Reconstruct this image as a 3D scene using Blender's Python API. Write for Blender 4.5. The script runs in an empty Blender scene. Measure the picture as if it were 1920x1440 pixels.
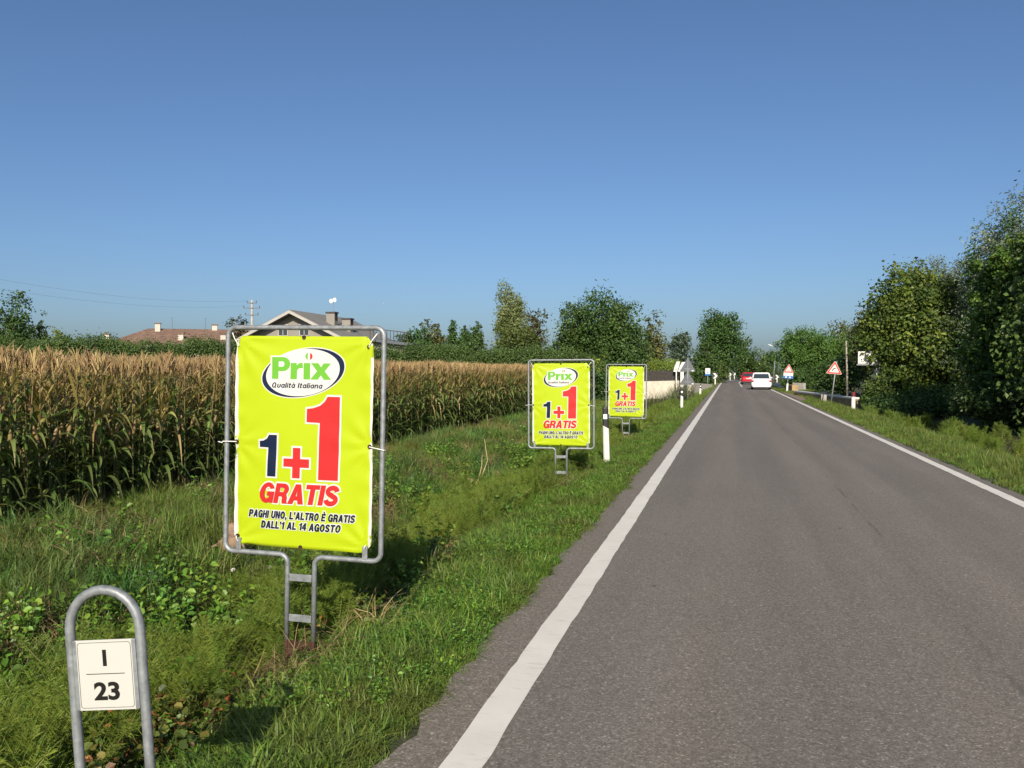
import bpy, bmesh, math, random
import numpy as np
from mathutils import Vector, Matrix, Euler

# ------------------------------------------------------------------ camera, sky, sun, exposure
SC = bpy.context.scene
COL = SC.collection
R = math.radians
EYE, YAW, FPX = 1.70, R(14.3), 1600.0
cam = bpy.data.cameras.new('camera')
cam.sensor_width = 36.0
cam.lens = 30.0
cam.clip_start = 0.05
cam.clip_end = 6000
cam_o = bpy.data.objects.new('camera', cam)
COL.objects.link(cam_o)
cam_o.location = (0, 0, EYE)
cam_o.rotation_euler = (R(90 - 0.9), 0, YAW)
SC.camera = cam_o

SUN_EL, SUN_SIDE = R(29), R(11)
world = bpy.data.worlds.new('World')
SC.world = world
world.use_nodes = True
wn = world.node_tree
wn.nodes.clear()
sky = wn.nodes.new('ShaderNodeTexSky')
sky.sky_type = 'NISHITA'
sky.sun_disc = False
sky.sun_elevation = SUN_EL
sky.sun_rotation = math.pi - SUN_SIDE
sky.altitude = 0
sky.air_density = 0.85
sky.dust_density = 1.7
sky.ozone_density = 5.8
bg = wn.nodes.new('ShaderNodeBackground')
bg.inputs[1].default_value = 0.084
wo = wn.nodes.new('ShaderNodeOutputWorld')
wn.links.new(sky.outputs[0], bg.inputs[0])
wn.links.new(bg.outputs[0], wo.inputs[0])

sun = bpy.data.lights.new('sun', 'SUN')
sun.energy = 4.8
sun.angle = R(0.53)
sun.color = (1.0, 0.90, 0.74)
sun_o = bpy.data.objects.new('sun', sun)
COL.objects.link(sun_o)
sun_d = Vector((-math.sin(SUN_SIDE) * math.cos(SUN_EL), math.cos(SUN_SIDE) * math.cos(SUN_EL), -math.sin(SUN_EL)))
sun_o.rotation_euler = sun_d.to_track_quat('-Z', 'Y').to_euler()
sun_o.location = (2, -8, 20)

SC.view_settings.view_transform = 'Standard'
SC.view_settings.look = 'None'
SC.view_settings.exposure = 0.42
SC.view_settings.gamma = 1.0
SC.view_settings.use_curve_mapping = False
SC.cycles.max_bounces = 6
SC.cycles.transparent_max_bounces = 6

# ------------------------------------------------------------------ helpers
def spot(px, d):
    """ground position seen at photo column px, d metres ahead of the eye"""
    xc = (px - 960) / FPX * d
    return (xc * math.cos(YAW) - d * math.sin(YAW), xc * math.sin(YAW) + d * math.cos(YAW))

def high(py, d):
    return EYE + (695 - py) / FPX * d

def tag(o, label=None, cat=None, group=None, kind=None):
    if label: o['label'] = label
    if cat: o['category'] = cat
    if group: o['group'] = group
    if kind: o['kind'] = kind
    return o

def link(name, data, parent=None, loc=None, rot=None):
    o = bpy.data.objects.new(name, data)
    COL.objects.link(o)
    if parent is not None: o.parent = parent
    if loc is not None: o.location = loc
    if rot is not None: o.rotation_euler = rot
    return o

def empty(name, loc=(0, 0, 0), rot=(0, 0, 0)):
    o = link(name, None, None, loc, rot)
    o.empty_display_size = 0.2
    return o

def copy_tree(o, parent=None):
    c = o.copy()
    COL.objects.link(c)
    c.parent = parent
    for ch in list(o.children):
        copy_tree(ch, c)
    return c

class MB:
    """collects simple shapes for one mesh"""
    def __init__(self):
        self.v, self.f = [], []
    def add(self, vs, fs):
        b = len(self.v)
        self.v += [tuple(p) for p in vs]
        self.f += [tuple(i + b for i in q) for q in fs]
        return self
    def box(self, c, s, rz=0.0, taper=1.0):
        hx, hy, hz = s[0] / 2, s[1] / 2, s[2] / 2
        ca, sa = math.cos(rz), math.sin(rz)
        vs = []
        for z, k in ((-hz, 1.0), (hz, taper)):
            for x, y in ((-hx, -hy), (hx, -hy), (hx, hy), (-hx, hy)):
                x, y = x * k, y * k
                vs.append((c[0] + x * ca - y * sa, c[1] + x * sa + y * ca, c[2] + z))
        return self.add(vs, [(3, 2, 1, 0), (4, 5, 6, 7), (0, 1, 5, 4), (1, 2, 6, 5), (2, 3, 7, 6), (3, 0, 4, 7)])
    def prism(self, poly, y0, y1):
        """polygon in x,z pushed from y0 to y1"""
        n = len(poly)
        vs = [(x, y0, z) for x, z in poly] + [(x, y1, z) for x, z in poly]
        fs = [tuple(range(n)), tuple(range(2 * n - 1, n - 1, -1))]
        fs += [(i, i + n, (i + 1) % n + n, (i + 1) % n) for i in range(n)]
        return self.add(vs, fs)
    def tube(self, pts, rad, sides=8, cap=True):
        pts = [Vector(p) for p in pts]
        n = len(pts)
        if not hasattr(rad, '__len__'): rad = [rad] * n
        t0 = (pts[1] - pts[0]).normalized()
        up = Vector((0, 0, 1)) if abs(t0.z) < 0.9 else Vector((1, 0, 0))
        nx = t0.cross(up).normalized()
        vs = []
        for i, p in enumerate(pts):
            t = (pts[min(i + 1, n - 1)] - pts[max(i - 1, 0)]).normalized()
            nx = (nx - t * nx.dot(t)).normalized()
            ny = t.cross(nx)
            for k in range(sides):
                a = 2 * math.pi * k / sides
                vs.append(p + (nx * math.cos(a) + ny * math.sin(a)) * rad[i])
        fs = []
        for i in range(n - 1):
            for k in range(sides):
                k2 = (k + 1) % sides
                fs.append((i * sides + k, i * sides + k2, (i + 1) * sides + k2, (i + 1) * sides + k))
        if cap:
            fs.append(tuple(range(sides - 1, -1, -1)))
            fs.append(tuple((n - 1) * sides + k for k in range(sides)))
        return self.add(vs, fs)
    def rings(self, rings, cap=True):
        n = len(rings[0])
        vs = [p for r in rings for p in r]
        fs = []
        for i in range(len(rings) - 1):
            for k in range(n):
                k2 = (k + 1) % n
                fs.append((i * n + k, i * n + k2, (i + 1) * n + k2, (i + 1) * n + k))
        if cap:
            fs.append(tuple(range(n - 1, -1, -1)))
            fs.append(tuple((len(rings) - 1) * n + k for k in range(n)))
        return self.add(vs, fs)
    def mesh(self, name, mat, smooth=False, bevel=0.0):
        me = bpy.data.meshes.new(name)
        me.from_pydata(self.v, [], self.f)
        bm = bmesh.new()
        bm.from_mesh(me)
        bmesh.ops.recalc_face_normals(bm, faces=bm.faces)
        if bevel > 0:
            es = [e for e in bm.edges if len(e.link_faces) == 2 and e.calc_face_angle() > 0.6]
            bmesh.ops.bevel(bm, geom=es, offset=bevel, segments=2, affect='EDGES', profile=0.5)
        bm.to_mesh(me)
        bm.free()
        if smooth:
            for p in me.polygons: p.use_smooth = True
        if mat: me.materials.append(mat)
        return me
    def build(self, name, mat, parent=None, smooth=False, bevel=0.0, loc=None, rot=None):
        return link(name, self.mesh(name, mat, smooth, bevel), parent, loc, rot)

def mesh_np(name, verts, faces, cols=None, mat=None, smooth=False):
    """verts (N,3); faces: list of index arrays (M,3) or (M,4)"""
    me = bpy.data.meshes.new(name)
    verts = np.asarray(verts, dtype=np.float32)
    me.vertices.add(len(verts))
    me.vertices.foreach_set('co', verts.ravel())
    faces = [np.asarray(f, dtype=np.int32) for f in faces if len(f)]
    loops = np.concatenate([f.ravel() for f in faces])
    sizes = np.concatenate([np.full(len(f), f.shape[1], dtype=np.int32) for f in faces])
    starts = np.concatenate([[0], np.cumsum(sizes)[:-1]]).astype(np.int32)
    me.loops.add(len(loops))
    me.loops.foreach_set('vertex_index', loops)
    me.polygons.add(len(sizes))
    me.polygons.foreach_set('loop_start', starts)
    me.polygons.foreach_set('loop_total', sizes)
    me.polygons.foreach_set('use_smooth', np.full(len(sizes), bool(smooth)))
    if cols is not None:
        a = me.attributes.new('Col', 'FLOAT_COLOR', 'POINT')
        c = np.ones((len(verts), 4), dtype=np.float32)
        c[:, :3] = cols
        a.data.foreach_set('color', c.ravel())
    me.update(calc_edges=True)
    if mat: me.materials.append(mat)
    return me

def merge(parts):
    """[(verts, [faces...], cols)] -> one"""
    V, F, C, b = [], [], [], 0
    for v, fs, c in parts:
        V.append(v); C.append(np.broadcast_to(c, (len(v), 3)))
        F += [np.asarray(f) + b for f in fs]
        b += len(v)
    return np.concatenate(V), F, np.concatenate(C)

def fillet(pts, r, n=6, closed=False):
    out = []
    pts = [Vector(p) for p in pts]
    for i, p in enumerate(pts):
        if not closed and i in (0, len(pts) - 1):
            out.append(p); continue
        a, b = pts[i - 1], pts[(i + 1) % len(pts)]
        da, db = (a - p).normalized(), (b - p).normalized()
        ang = da.angle(db)
        d = r / math.tan(ang / 2)
        s, e = p + da * d, p + db * d
        c = p + (da + db).normalized() * (r / math.sin(ang / 2))
        for k in range(n + 1):
            t = k / n
            q = (s - c).lerp(e - c, t)
            out.append(c + q.normalized() * r)
    return out

# ------------------------------------------------------------------ materials
def new_mat(name):
    m = bpy.data.materials.new(name)
    m.use_nodes = True
    nt = m.node_tree
    b = nt.nodes['Principled BSDF']
    return m, nt, b

def N(nt, t, **kw):
    n = nt.nodes.new(t)
    for k, v in kw.items(): setattr(n, k, v)
    return n

def noise(nt, scale, detail=3, rough=0.5, vec=None):
    n = N(nt, 'ShaderNodeTexNoise')
    n.inputs['Scale'].default_value = scale
    n.inputs['Detail'].default_value = detail
    n.inputs['Roughness'].default_value = rough
    if vec is not None: nt.links.new(vec, n.inputs['Vector'])
    return n

def ramp(nt, fac, stops):
    r = N(nt, 'ShaderNodeValToRGB')
    el = r.color_ramp.elements
    while len(el) < len(stops): el.new(0.5)
    for e, (p, c) in zip(el, stops):
        e.position = p
        e.color = (*c, 1) if len(c) == 3 else c
    nt.links.new(fac, r.inputs[0])
    return r

def mix(nt, fac, a, b, mode='MIX'):
    m = N(nt, 'ShaderNodeMix', data_type='RGBA', blend_type=mode)
    for s, v in ((m.inputs[0], fac), (m.inputs[6], a), (m.inputs[7], b)):
        if hasattr(v, 'is_linked') or hasattr(v, 'links'): nt.links.new(v, s)
        elif isinstance(v, (int, float)): s.default_value = v
        else: s.default_value = (*v, 1)
    return m.outputs[2]

def math_n(nt, op, a, b=0.5, c=0.5):
    m = N(nt, 'ShaderNodeMath', operation=op)
    for s, v in zip(m.inputs, (a, b, c)):
        if isinstance(v, (int, float)): s.default_value = v
        else: nt.links.new(v, s)
    return m.outputs[0]

def bump(nt, b, h, strength=0.3, dist=0.01):
    n = N(nt, 'ShaderNodeBump')
    n.inputs['Strength'].default_value = strength
    n.inputs['Distance'].default_value = dist
    nt.links.new(h, n.inputs['Height'])
    nt.links.new(n.outputs[0], b.inputs['Normal'])

def plain(name, col, rough=0.5, metal=0.0, var=0.12, scale=8.0, spec=0.5, bmp=0.0):
    """paint or metal with a little uneven wear"""
    m, nt, b = new_mat(name)
    tc = N(nt, 'ShaderNodeTexCoord')
    n = noise(nt, scale, 5, 0.6, tc.outputs['Object'])
    lo = tuple(c * (1 - var) for c in col)
    hi = tuple(min(1, c * (1 + var)) for c in col)
    rp = ramp(nt, n.outputs[0], [(0.3, lo), (0.7, hi)])
    nt.links.new(rp.outputs[0], b.inputs['Base Color'])
    b.inputs['Roughness'].default_value = rough
    b.inputs['Metallic'].default_value = metal
    b.inputs['Specular IOR Level'].default_value = spec
    if bmp: bump(nt, b, n.outputs[0], bmp, 0.01)
    return m

def leaf_mat(name, trans=0.3, rough=0.5, vary=0.25, patch=None, patch_scale=0.5, spec=0.35):
    """colour comes from the leaves' own colour attribute, varied plant by plant"""
    m, nt, b = new_mat(name)
    at = N(nt, 'ShaderNodeAttribute', attribute_name='Col')
    oi = N(nt, 'ShaderNodeObjectInfo')
    hs = N(nt, 'ShaderNodeHueSaturation')
    mr = N(nt, 'ShaderNodeMapRange')
    mr.inputs[3].default_value = 1 - vary
    mr.inputs[4].default_value = 1 + vary
    nt.links.new(oi.outputs['Random'], mr.inputs[0])
    nt.links.new(mr.outputs[0], hs.inputs['Value'])
    mr2 = N(nt, 'ShaderNodeMapRange')
    mr2.inputs[3].default_value = 0.485
    mr2.inputs[4].default_value = 0.515
    h = math_n(nt, 'FRACT', math_n(nt, 'MULTIPLY', oi.outputs['Random'], 7.31))
    nt.links.new(h, mr2.inputs[0])
    nt.links.new(mr2.outputs[0], hs.inputs['Hue'])
    nt.links.new(at.outputs['Color'], hs.inputs['Color'])
    col = hs.outputs[0]
    if patch:
        ge = N(nt, 'ShaderNodeNewGeometry')
        n = noise(nt, patch_scale, 3, 0.6, ge.outputs['Position'])
        r = ramp(nt, n.outputs[0], [(0.42, (0, 0, 0)), (0.66, (1, 1, 1))])
        col = mix(nt, math_n(nt, 'MULTIPLY', r.outputs[0], 0.7), col, patch)
    nt.links.new(col, b.inputs['Base Color'])
    b.inputs['Roughness'].default_value = rough
    b.inputs['Specular IOR Level'].default_value = spec
    if trans > 0:
        tr = N(nt, 'ShaderNodeBsdfTranslucent')
        tc = mix(nt, 1.0, col, (1.25, 1.15, 0.55), 'MULTIPLY')
        nt.links.new(tc, tr.inputs[0])
        ms = N(nt, 'ShaderNodeMixShader')
        ms.inputs[0].default_value = trans
        nt.links.new(b.outputs[0], ms.inputs[1])
        nt.links.new(tr.outputs[0], ms.inputs[2])
        nt.links.new(ms.outputs[0], nt.nodes['Material Output'].inputs[0])
    return m

def asphalt_mat():
    m, nt, b = new_mat('asphalt')
    tc = N(nt, 'ShaderNodeTexCoord')
    ob = tc.outputs['Object']
    sep = N(nt, 'ShaderNodeSeparateXYZ')
    nt.links.new(ob, sep.inputs[0])
    X = sep.outputs[0]
    n1 = noise(nt, 95, 4, 0.75, ob)
    n2 = noise(nt, 0.7, 4, 0.55, ob)
    st = N(nt, 'ShaderNodeMapping')
    st.inputs['Scale'].default_value = (1.6, 0.09, 1)
    nt.links.new(ob, st.inputs[0])
    n3 = noise(nt, 1.0, 4, 0.6, st.outputs[0])
    chips = N(nt, 'ShaderNodeTexVoronoi')
    chips.inputs['Scale'].default_value = 105
    nt.links.new(ob, chips.inputs['Vector'])
    chs = N(nt, 'ShaderNodeSeparateColor')
    nt.links.new(chips.outputs['Color'], chs.inputs[0])
    big = noise(nt, 30, 3, 0.7, ob)
    tone = math_n(nt, 'ADD', math_n(nt, 'MULTIPLY', chs.outputs[0], 0.55), math_n(nt, 'ADD', math_n(nt, 'MULTIPLY', n1.outputs[0], 0.35), math_n(nt, 'MULTIPLY', big.outputs[0], 0.35)))
    agg = ramp(nt, tone, [(0.16, (0.035, 0.031, 0.028)), (0.36, (0.108, 0.097, 0.085)), (0.70, (0.158, 0.143, 0.126)), (0.86, (0.200, 0.182, 0.160)), (0.98, (0.40, 0.37, 0.33))])
    c = mix(nt, n2.outputs[0], mix(nt, 1.0, agg.outputs[0], (0.93, 0.91, 0.90), 'MULTIPLY'), mix(nt, 1.0, agg.outputs[0], (1.07, 1.06, 1.04), 'MULTIPLY'))
    tr = ramp(nt, n3.outputs[0], [(0.38, (0.93, 0.925, 0.92)), (0.62, (1.06, 1.055, 1.05))])
    c = mix(nt, 1.0, c, tr.outputs[0], 'MULTIPLY')
    # worn wheel tracks: smoother and a little paler
    tw = None
    for x0 in (-0.15, 1.25, 2.0, 3.1):
        d = math_n(nt, 'ABSOLUTE', math_n(nt, 'SUBTRACT', X, x0))
        g = N(nt, 'ShaderNodeMapRange', interpolation_type='SMOOTHSTEP')
        g.inputs[1].default_value = 0.0; g.inputs[2].default_value = 0.45
        g.inputs[3].default_value = 1.0; g.inputs[4].default_value = 0.0
        nt.links.new(d, g.inputs[0])
        tw = g.outputs[0] if tw is None else math_n(nt, 'MAXIMUM', tw, g.outputs[0])
    c = mix(nt, math_n(nt, 'MULTIPLY', tw, 0.7), c, mix(nt, 1.0, c, (1.15, 1.12, 1.08), 'MULTIPLY'))
    # the pale brown grit outside the edge lines
    e1 = N(nt, 'ShaderNodeMapRange', interpolation_type='SMOOTHSTEP')
    e1.inputs[1].default_value = -1.30; e1.inputs[2].default_value = -1.02
    e1.inputs[3].default_value = 1.0; e1.inputs[4].default_value = 0.0
    nt.links.new(X, e1.inputs[0])
    c = mix(nt, math_n(nt, 'MULTIPLY', e1.outputs[0], 0.55), c, mix(nt, 1.0, agg.outputs[0], (1.16, 1.09, 1.00), 'MULTIPLY'))
    # longitudinal seam
    wv = noise(nt, 1.3, 3, 0.6, ob)
    sx = math_n(nt, 'ADD', math_n(nt, 'SUBTRACT', X, 1.52), math_n(nt, 'MULTIPLY', math_n(nt, 'SUBTRACT', wv.outputs[0], 0.5), 0.10))
    sd = N(nt, 'ShaderNodeMapRange')
    sd.inputs[1].default_value = 0.006; sd.inputs[2].default_value = 0.030
    sd.inputs[3].default_value = 0.42; sd.inputs[4].default_value = 0.0
    nt.links.new(math_n(nt, 'ABSOLUTE', sx), sd.inputs[0])
    gap = ramp(nt, noise(nt, 0.9, 2, 0.5, ob).outputs[0], [(0.42, (0, 0, 0)), (0.55, (1, 1, 1))])
    c = mix(nt, math_n(nt, 'MULTIPLY', sd.outputs[0], gap.outputs[0]), c, (0.05, 0.046, 0.042))
    # oil spots
    vo = N(nt, 'ShaderNodeTexVoronoi')
    vo.inputs['Scale'].default_value = 2.3
    vo.inputs['Randomness'].default_value = 1.0
    dm = N(nt, 'ShaderNodeMapping')
    dm.inputs['Scale'].default_value = (1.0, 0.75, 1)
    nt.links.new(mix(nt, 0.04, ob, noise(nt, 9, 3, 0.6, ob).outputs[1]), dm.inputs[0])
    nt.links.new(dm.outputs[0], vo.inputs['Vector'])
    sp = N(nt, 'ShaderNodeMapRange')
    sp.inputs[1].default_value = 0.030; sp.inputs[2].default_value = 0.065
    sp.inputs[3].default_value = 0.75; sp.inputs[4].default_value = 0.0
    nt.links.new(vo.outputs['Distance'], sp.inputs[0])
    pick = N(nt, 'ShaderNodeSeparateColor')
    nt.links.new(vo.outputs['Color'], pick.inputs[0])
    keep = math_n(nt, 'GREATER_THAN', pick.outputs[0], 0.60)
    c = mix(nt, math_n(nt, 'MULTIPLY', sp.outputs[0], keep), c, (0.035, 0.032, 0.03))
    nt.links.new(c, b.inputs['Base Color'])
    b.inputs['Roughness'].default_value = 0.82
    b.inputs['Specular IOR Level'].default_value = 0.3
    bump(nt, b, tone, 0.22, 0.005)
    return m

def paint_line_mat():
    m, nt, b = new_mat('road_paint')
    tc = N(nt, 'ShaderNodeTexCoord')
    ob = tc.outputs['Object']
    n1 = noise(nt, 80, 4, 0.7, ob)
    n2 = noise(nt, 2.2, 5, 0.65, ob)
    c = mix(nt, n2.outputs[0], (0.54, 0.51, 0.45), (0.74, 0.71, 0.645))
    st = N(nt, 'ShaderNodeMapping')
    st.inputs['Scale'].default_value = (3.5, 26, 1)
    nt.links.new(ob, st.inputs[0])
    n4 = noise(nt, 1.0, 5, 0.7, st.outputs[0])
    w = ramp(nt, n4.outputs[0], [(0.575, (0, 0, 0)), (0.68, (1, 1, 1))])
    c = mix(nt, math_n(nt, 'MULTIPLY', w.outputs[0], 0.55), c, (0.22, 0.20, 0.18))
    w2 = ramp(nt, n1.outputs[0], [(0.27, (1, 1, 1)), (0.36, (0, 0, 0))])
    c = mix(nt, math_n(nt, 'MULTIPLY', w2.outputs[0], 0.5), c, (0.25, 0.23, 0.2))
    nt.links.new(c, b.inputs['Base Color'])
    b.inputs['Roughness'].default_value = 0.65
    bump(nt, b, n1.outputs[0], 0.3, 0.004)
    return m

def soil_mat():
    m, nt, b = new_mat('soil')
    tc = N(nt, 'ShaderNodeTexCoord')
    n1 = noise(nt, 14, 6, 0.7, tc.outputs['Object'])
    n2 = noise(nt, 0.6, 4, 0.6, tc.outputs['Object'])
    a = ramp(nt, n1.outputs[0], [(0.3, (0.030, 0.032, 0.014)), (0.55, (0.060, 0.055, 0.026)), (0.75, (0.13, 0.10, 0.055))])
    g = ramp(nt, n1.outputs[0], [(0.3, (0.020, 0.034, 0.010)), (0.7, (0.055, 0.085, 0.022))])
    c = mix(nt, ramp(nt, n2.outputs[0], [(0.4, (0, 0, 0)), (0.6, (1, 1, 1))]).outputs[0], a.outputs[0], g.outputs[0])
    nt.links.new(c, b.inputs['Base Color'])
    b.inputs['Roughness'].default_value = 0.95
    bump(nt, b, n1.outputs[0], 0.8, 0.05)
    return m

M = {}
M['asphalt'] = asphalt_mat()
M['paint'] = paint_line_mat()
M['soil'] = soil_mat()
M['galv'] = plain('galvanised_steel', (0.235, 0.25, 0.26), 0.5, 0.35, 0.30, 26, 0.5, 0.15)
M['rust'] = plain('rust', (0.055, 0.027, 0.019), 0.9, 0.0, 0.55, 22, 0.2, 0.4)
M['white'] = plain('white_paint', (0.62, 0.61, 0.57), 0.45, 0, 0.06, 9)
M['black'] = plain('black_paint', (0.02, 0.02, 0.022), 0.5, 0, 0.2, 9)
M['red'] = plain('sign_red', (0.62, 0.05, 0.03), 0.4, 0, 0.06, 9)
M['blue'] = plain('sign_blue', (0.02, 0.13, 0.42), 0.4, 0, 0.06, 9)
M['grey'] = plain('grey_paint', (0.085, 0.093, 0.108), 0.55, 0, 0.12, 6)
M['tie'] = plain('nylon', (0.75, 0.75, 0.72), 0.4, 0, 0.05, 9)
M['reflector'] = plain('reflector', (0.85, 0.85, 0.85), 0.2, 0, 0.05, 40)
M['dark_red'] = plain('dark_red_reflector', (0.13, 0.012, 0.018), 0.35, 0, 0.2, 20)
M['concrete'] = plain('concrete', (0.36, 0.34, 0.30), 0.9, 0, 0.2, 5, 0.3, 0.3)
M['render'] = plain('pale_wall_render', (0.66, 0.60, 0.49), 0.9, 0, 0.14, 2.5, 0.3, 0.2)
M['stone'] = plain('ochre_stone', (0.36, 0.25, 0.13), 0.9, 0, 0.3, 4, 0.3, 0.3)
M['wood_pole'] = plain('weathered_wood', (0.30, 0.27, 0.22), 0.85, 0, 0.2, 12, 0.3)
M['bark'] = plain('bark', (0.085, 0.065, 0.048), 0.95, 0, 0.4, 14, 0.2, 0.6)
M['bark_pale'] = plain('pale_bark', (0.24, 0.22, 0.19), 0.95, 0, 0.4, 10, 0.2, 0.4)
M['stump'] = plain('weathered_root_wood', (0.22, 0.145, 0.10), 0.95, 0, 0.5, 10, 0.2, 0.7)
M['twig'] = plain('dry_twig', (0.42, 0.33, 0.19), 0.9, 0, 0.2, 10, 0.2)
M['fence_dark'] = plain('dark_fence_boards', (0.060, 0.050, 0.050), 0.8, 0, 0.3, 6, 0.3)
# print inks on the vinyl
def vinyl(name, col, rough=0.33):
    m, nt, b = new_mat(name)
    b.inputs['Base Color'].default_value = (*col, 1)
    b.inputs['Roughness'].default_value = rough
    b.inputs['Specular IOR Level'].default_value = 0.3
    return m
M['lime'] = vinyl('lime_vinyl', (0.365, 0.462, 0.010))
M['ink_white'] = vinyl('white_vinyl', (0.55, 0.55, 0.51))
M['ink_red'] = vinyl('red_ink', (0.46, 0.024, 0.024))
M['ink_navy'] = vinyl('navy_ink', (0.008, 0.015, 0.042))
M['ink_green'] = vinyl('green_ink', (0.125, 0.37, 0.035))
M['plate'] = plain('plate_white', (0.47, 0.465, 0.43), 0.4, 0, 0.03, 4)
M['ink_black'] = vinyl('black_ink', (0.015, 0.014, 0.013))
# ------------------------------------------------------------------ ground and road
BEND_Y, BEND_R = 118.0, 400.0
def road_dx(y):
    y = np.asarray(y, dtype=float)
    t = np.clip(y - BEND_Y, 0, 160)
    return t * t / (2 * BEND_R) + np.clip(y - BEND_Y - 160, 0, None) * 160 / BEND_R

LX = [-2000, -60, -8.2, -7.2, -6.2, -5.3, -4.6, -4.0, -3.4, -3.0, -2.7, -2.3, -1.9, -1.5, -1.3]
LZ = [-0.2, -0.2, -0.2, -0.20, -0.25, -0.42, -0.62, -0.68, -0.56, -0.36, -0.17, -0.08, -0.035, -0.02, -0.05]
RX = [3.70, 3.90, 4.5, 5.1, 5.7, 6.5, 7.5, 8.6, 10.0, 13, 60, 2000]
RZ = [-0.05, -0.02, -0.03, -0.08, -0.32, -0.60, -0.66, -0.45, -0.25, -0.15, -0.15, -0.15]
def wob(x, y):
    return 0.5 * np.sin(1.9 * x + 0.7 * y) + 0.5 * np.sin(0.8 * x - 1.3 * y + 1) + 0.35 * np.sin(3.1 * x + 2.7 * y + 2) + 0.3 * np.sin(5.3 * y - 2.2 * x)
def ground_z(x, y):
    x = np.asarray(x, dtype=float); y = np.asarray(y, dtype=float)
    xs = x - road_dx(y)
    z = np.interp(xs, LX + RX, LZ + RZ)
    far = np.clip((y - 52) / 10, 0, 1)                    # the ditches end at the culvert
    flat = np.interp(xs, [-2000, -8.2, -2.4, -1.5, -1.3, 3.70, 3.9, 5, 2000], [-0.2, -0.2, -0.15, -0.02, -0.05, -0.05, -0.02, -0.1, -0.15])
    z = z * (1 - far) + flat * far
    amp = np.interp(xs, [-9, -7, -3.2, -2.4, -1.6, 3.9, 5, 7, 9], [0.02, 0.035, 0.035, 0.02, 0.0, 0.0, 0.02, 0.04, 0.02])
    return z + amp * wob(x, y)

gx = np.unique(np.concatenate([[-2000, -600, -200, -90, -50, -30, -20, -14, -11], np.arange(-9, -1.2, 0.15), [0, 1, 2, 3], np.arange(3.6, 10.2, 0.2), [12, 15, 20, 30, 60, 200, 600, 2000]]))
gy = np.unique(np.concatenate([[-60, -20, -8, -3], np.arange(0, 30, 0.25), np.arange(30, 80, 1.0), np.arange(80, 280, 5), [320, 400, 600, 1000, 2000, 4000]]))
GX, GY = np.meshgrid(gx, gy)
GXs = GX + road_dx(GY)
gv = np.stack([GXs.ravel(), GY.ravel(), ground_z(GXs, GY).ravel()], 1)
nx_, ny_ = len(gx), len(gy)
ii = (np.arange(ny_ - 1)[:, None] * nx_ + np.arange(nx_ - 1)[None]).ravel()
tag(link('ground', mesh_np('ground', gv, [np.stack([ii, ii + 1, ii + 1 + nx_, ii + nx_], 1)], None, M['soil'], True)), 'grassy ground with shallow ditches along both sides of the road', 'ground', kind='structure')

rng = np.random.default_rng(7)
def strip(name, xl, xr, ys, z, mat, jl=0.0, jr=0.0, thick=0.0):
    ys = np.asarray(ys, dtype=float)
    d = road_dx(ys)
    k = len(ys)
    def jit(a):
        return a * (0.6 * np.sin(ys * 2.1) + 0.5 * np.sin(ys * 5.3 + 1) + 0.5 * np.sin(ys * 11.7 + 2) + rng.normal(0, 0.35, k))
    l = np.stack([xl + d + jit(jl), ys, np.full(k, z)], 1)
    r = np.stack([xr + d + jit(jr), ys, np.full(k, z)], 1)
    v = [l, r]; i = np.arange(k - 1)
    f = [np.stack([i, i + k, i + k + 1, i + 1], 1)]
    if thick:
        l2, r2 = l.copy(), r.copy()
        l2[:, 2] -= thick; r2[:, 2] -= thick
        v += [l2, r2]
        f += [np.stack([i + 2 * k, i, i + 1, i + 2 * k + 1], 1), np.stack([i + k, i + 3 * k, i + 3 * k + 1, i + k + 1], 1)]
    return link(name, mesh_np(name, np.concatenate(v), f, None, mat))
ys = np.concatenate([np.arange(-12, 40, 0.12), np.arange(40, 130, 1.0), np.arange(130, 420, 3)])
tag(strip('road', -1.47, 3.87, ys, 0.0, M['asphalt'], 0.035, 0.03, 0.10), 'worn grey asphalt country road', 'road', kind='structure')
tag(strip('road_edge_line', -1.20, -1.02, ys, 0.004, M['paint'], 0.004, 0.004), 'solid white edge line beside the poster signs', 'road marking', kind='structure')
tag(strip('road_edge_line', 3.54, 3.70, ys, 0.004, M['paint'], 0.004, 0.004), 'solid white edge line beside the big trees', 'road marking', kind='structure')
tag(strip('road_centre_line', 1.20, 1.34, np.arange(92, 400, 2.0), 0.004, M['paint']), 'white centre line starting where the bend begins', 'road marking', kind='structure')
# bare gravel lay-by beside the far lane
gl = MB()
gp = [(3.89, 50), (4.25, 51.5), (4.6, 56), (4.65, 62), (4.3, 67), (3.89, 69)]
gl.add([(x, y, 0.012) for x, y in gp], [tuple(range(len(gp)))])
tag(gl.build('gravel_path', plain('brown_grit', (0.22, 0.17, 0.13), 0.95, 0, 0.3, 9, 0.2, 0.4)), 'bare gravel strip between the far lane and the low parapet', 'gravel', kind='structure')

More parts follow.
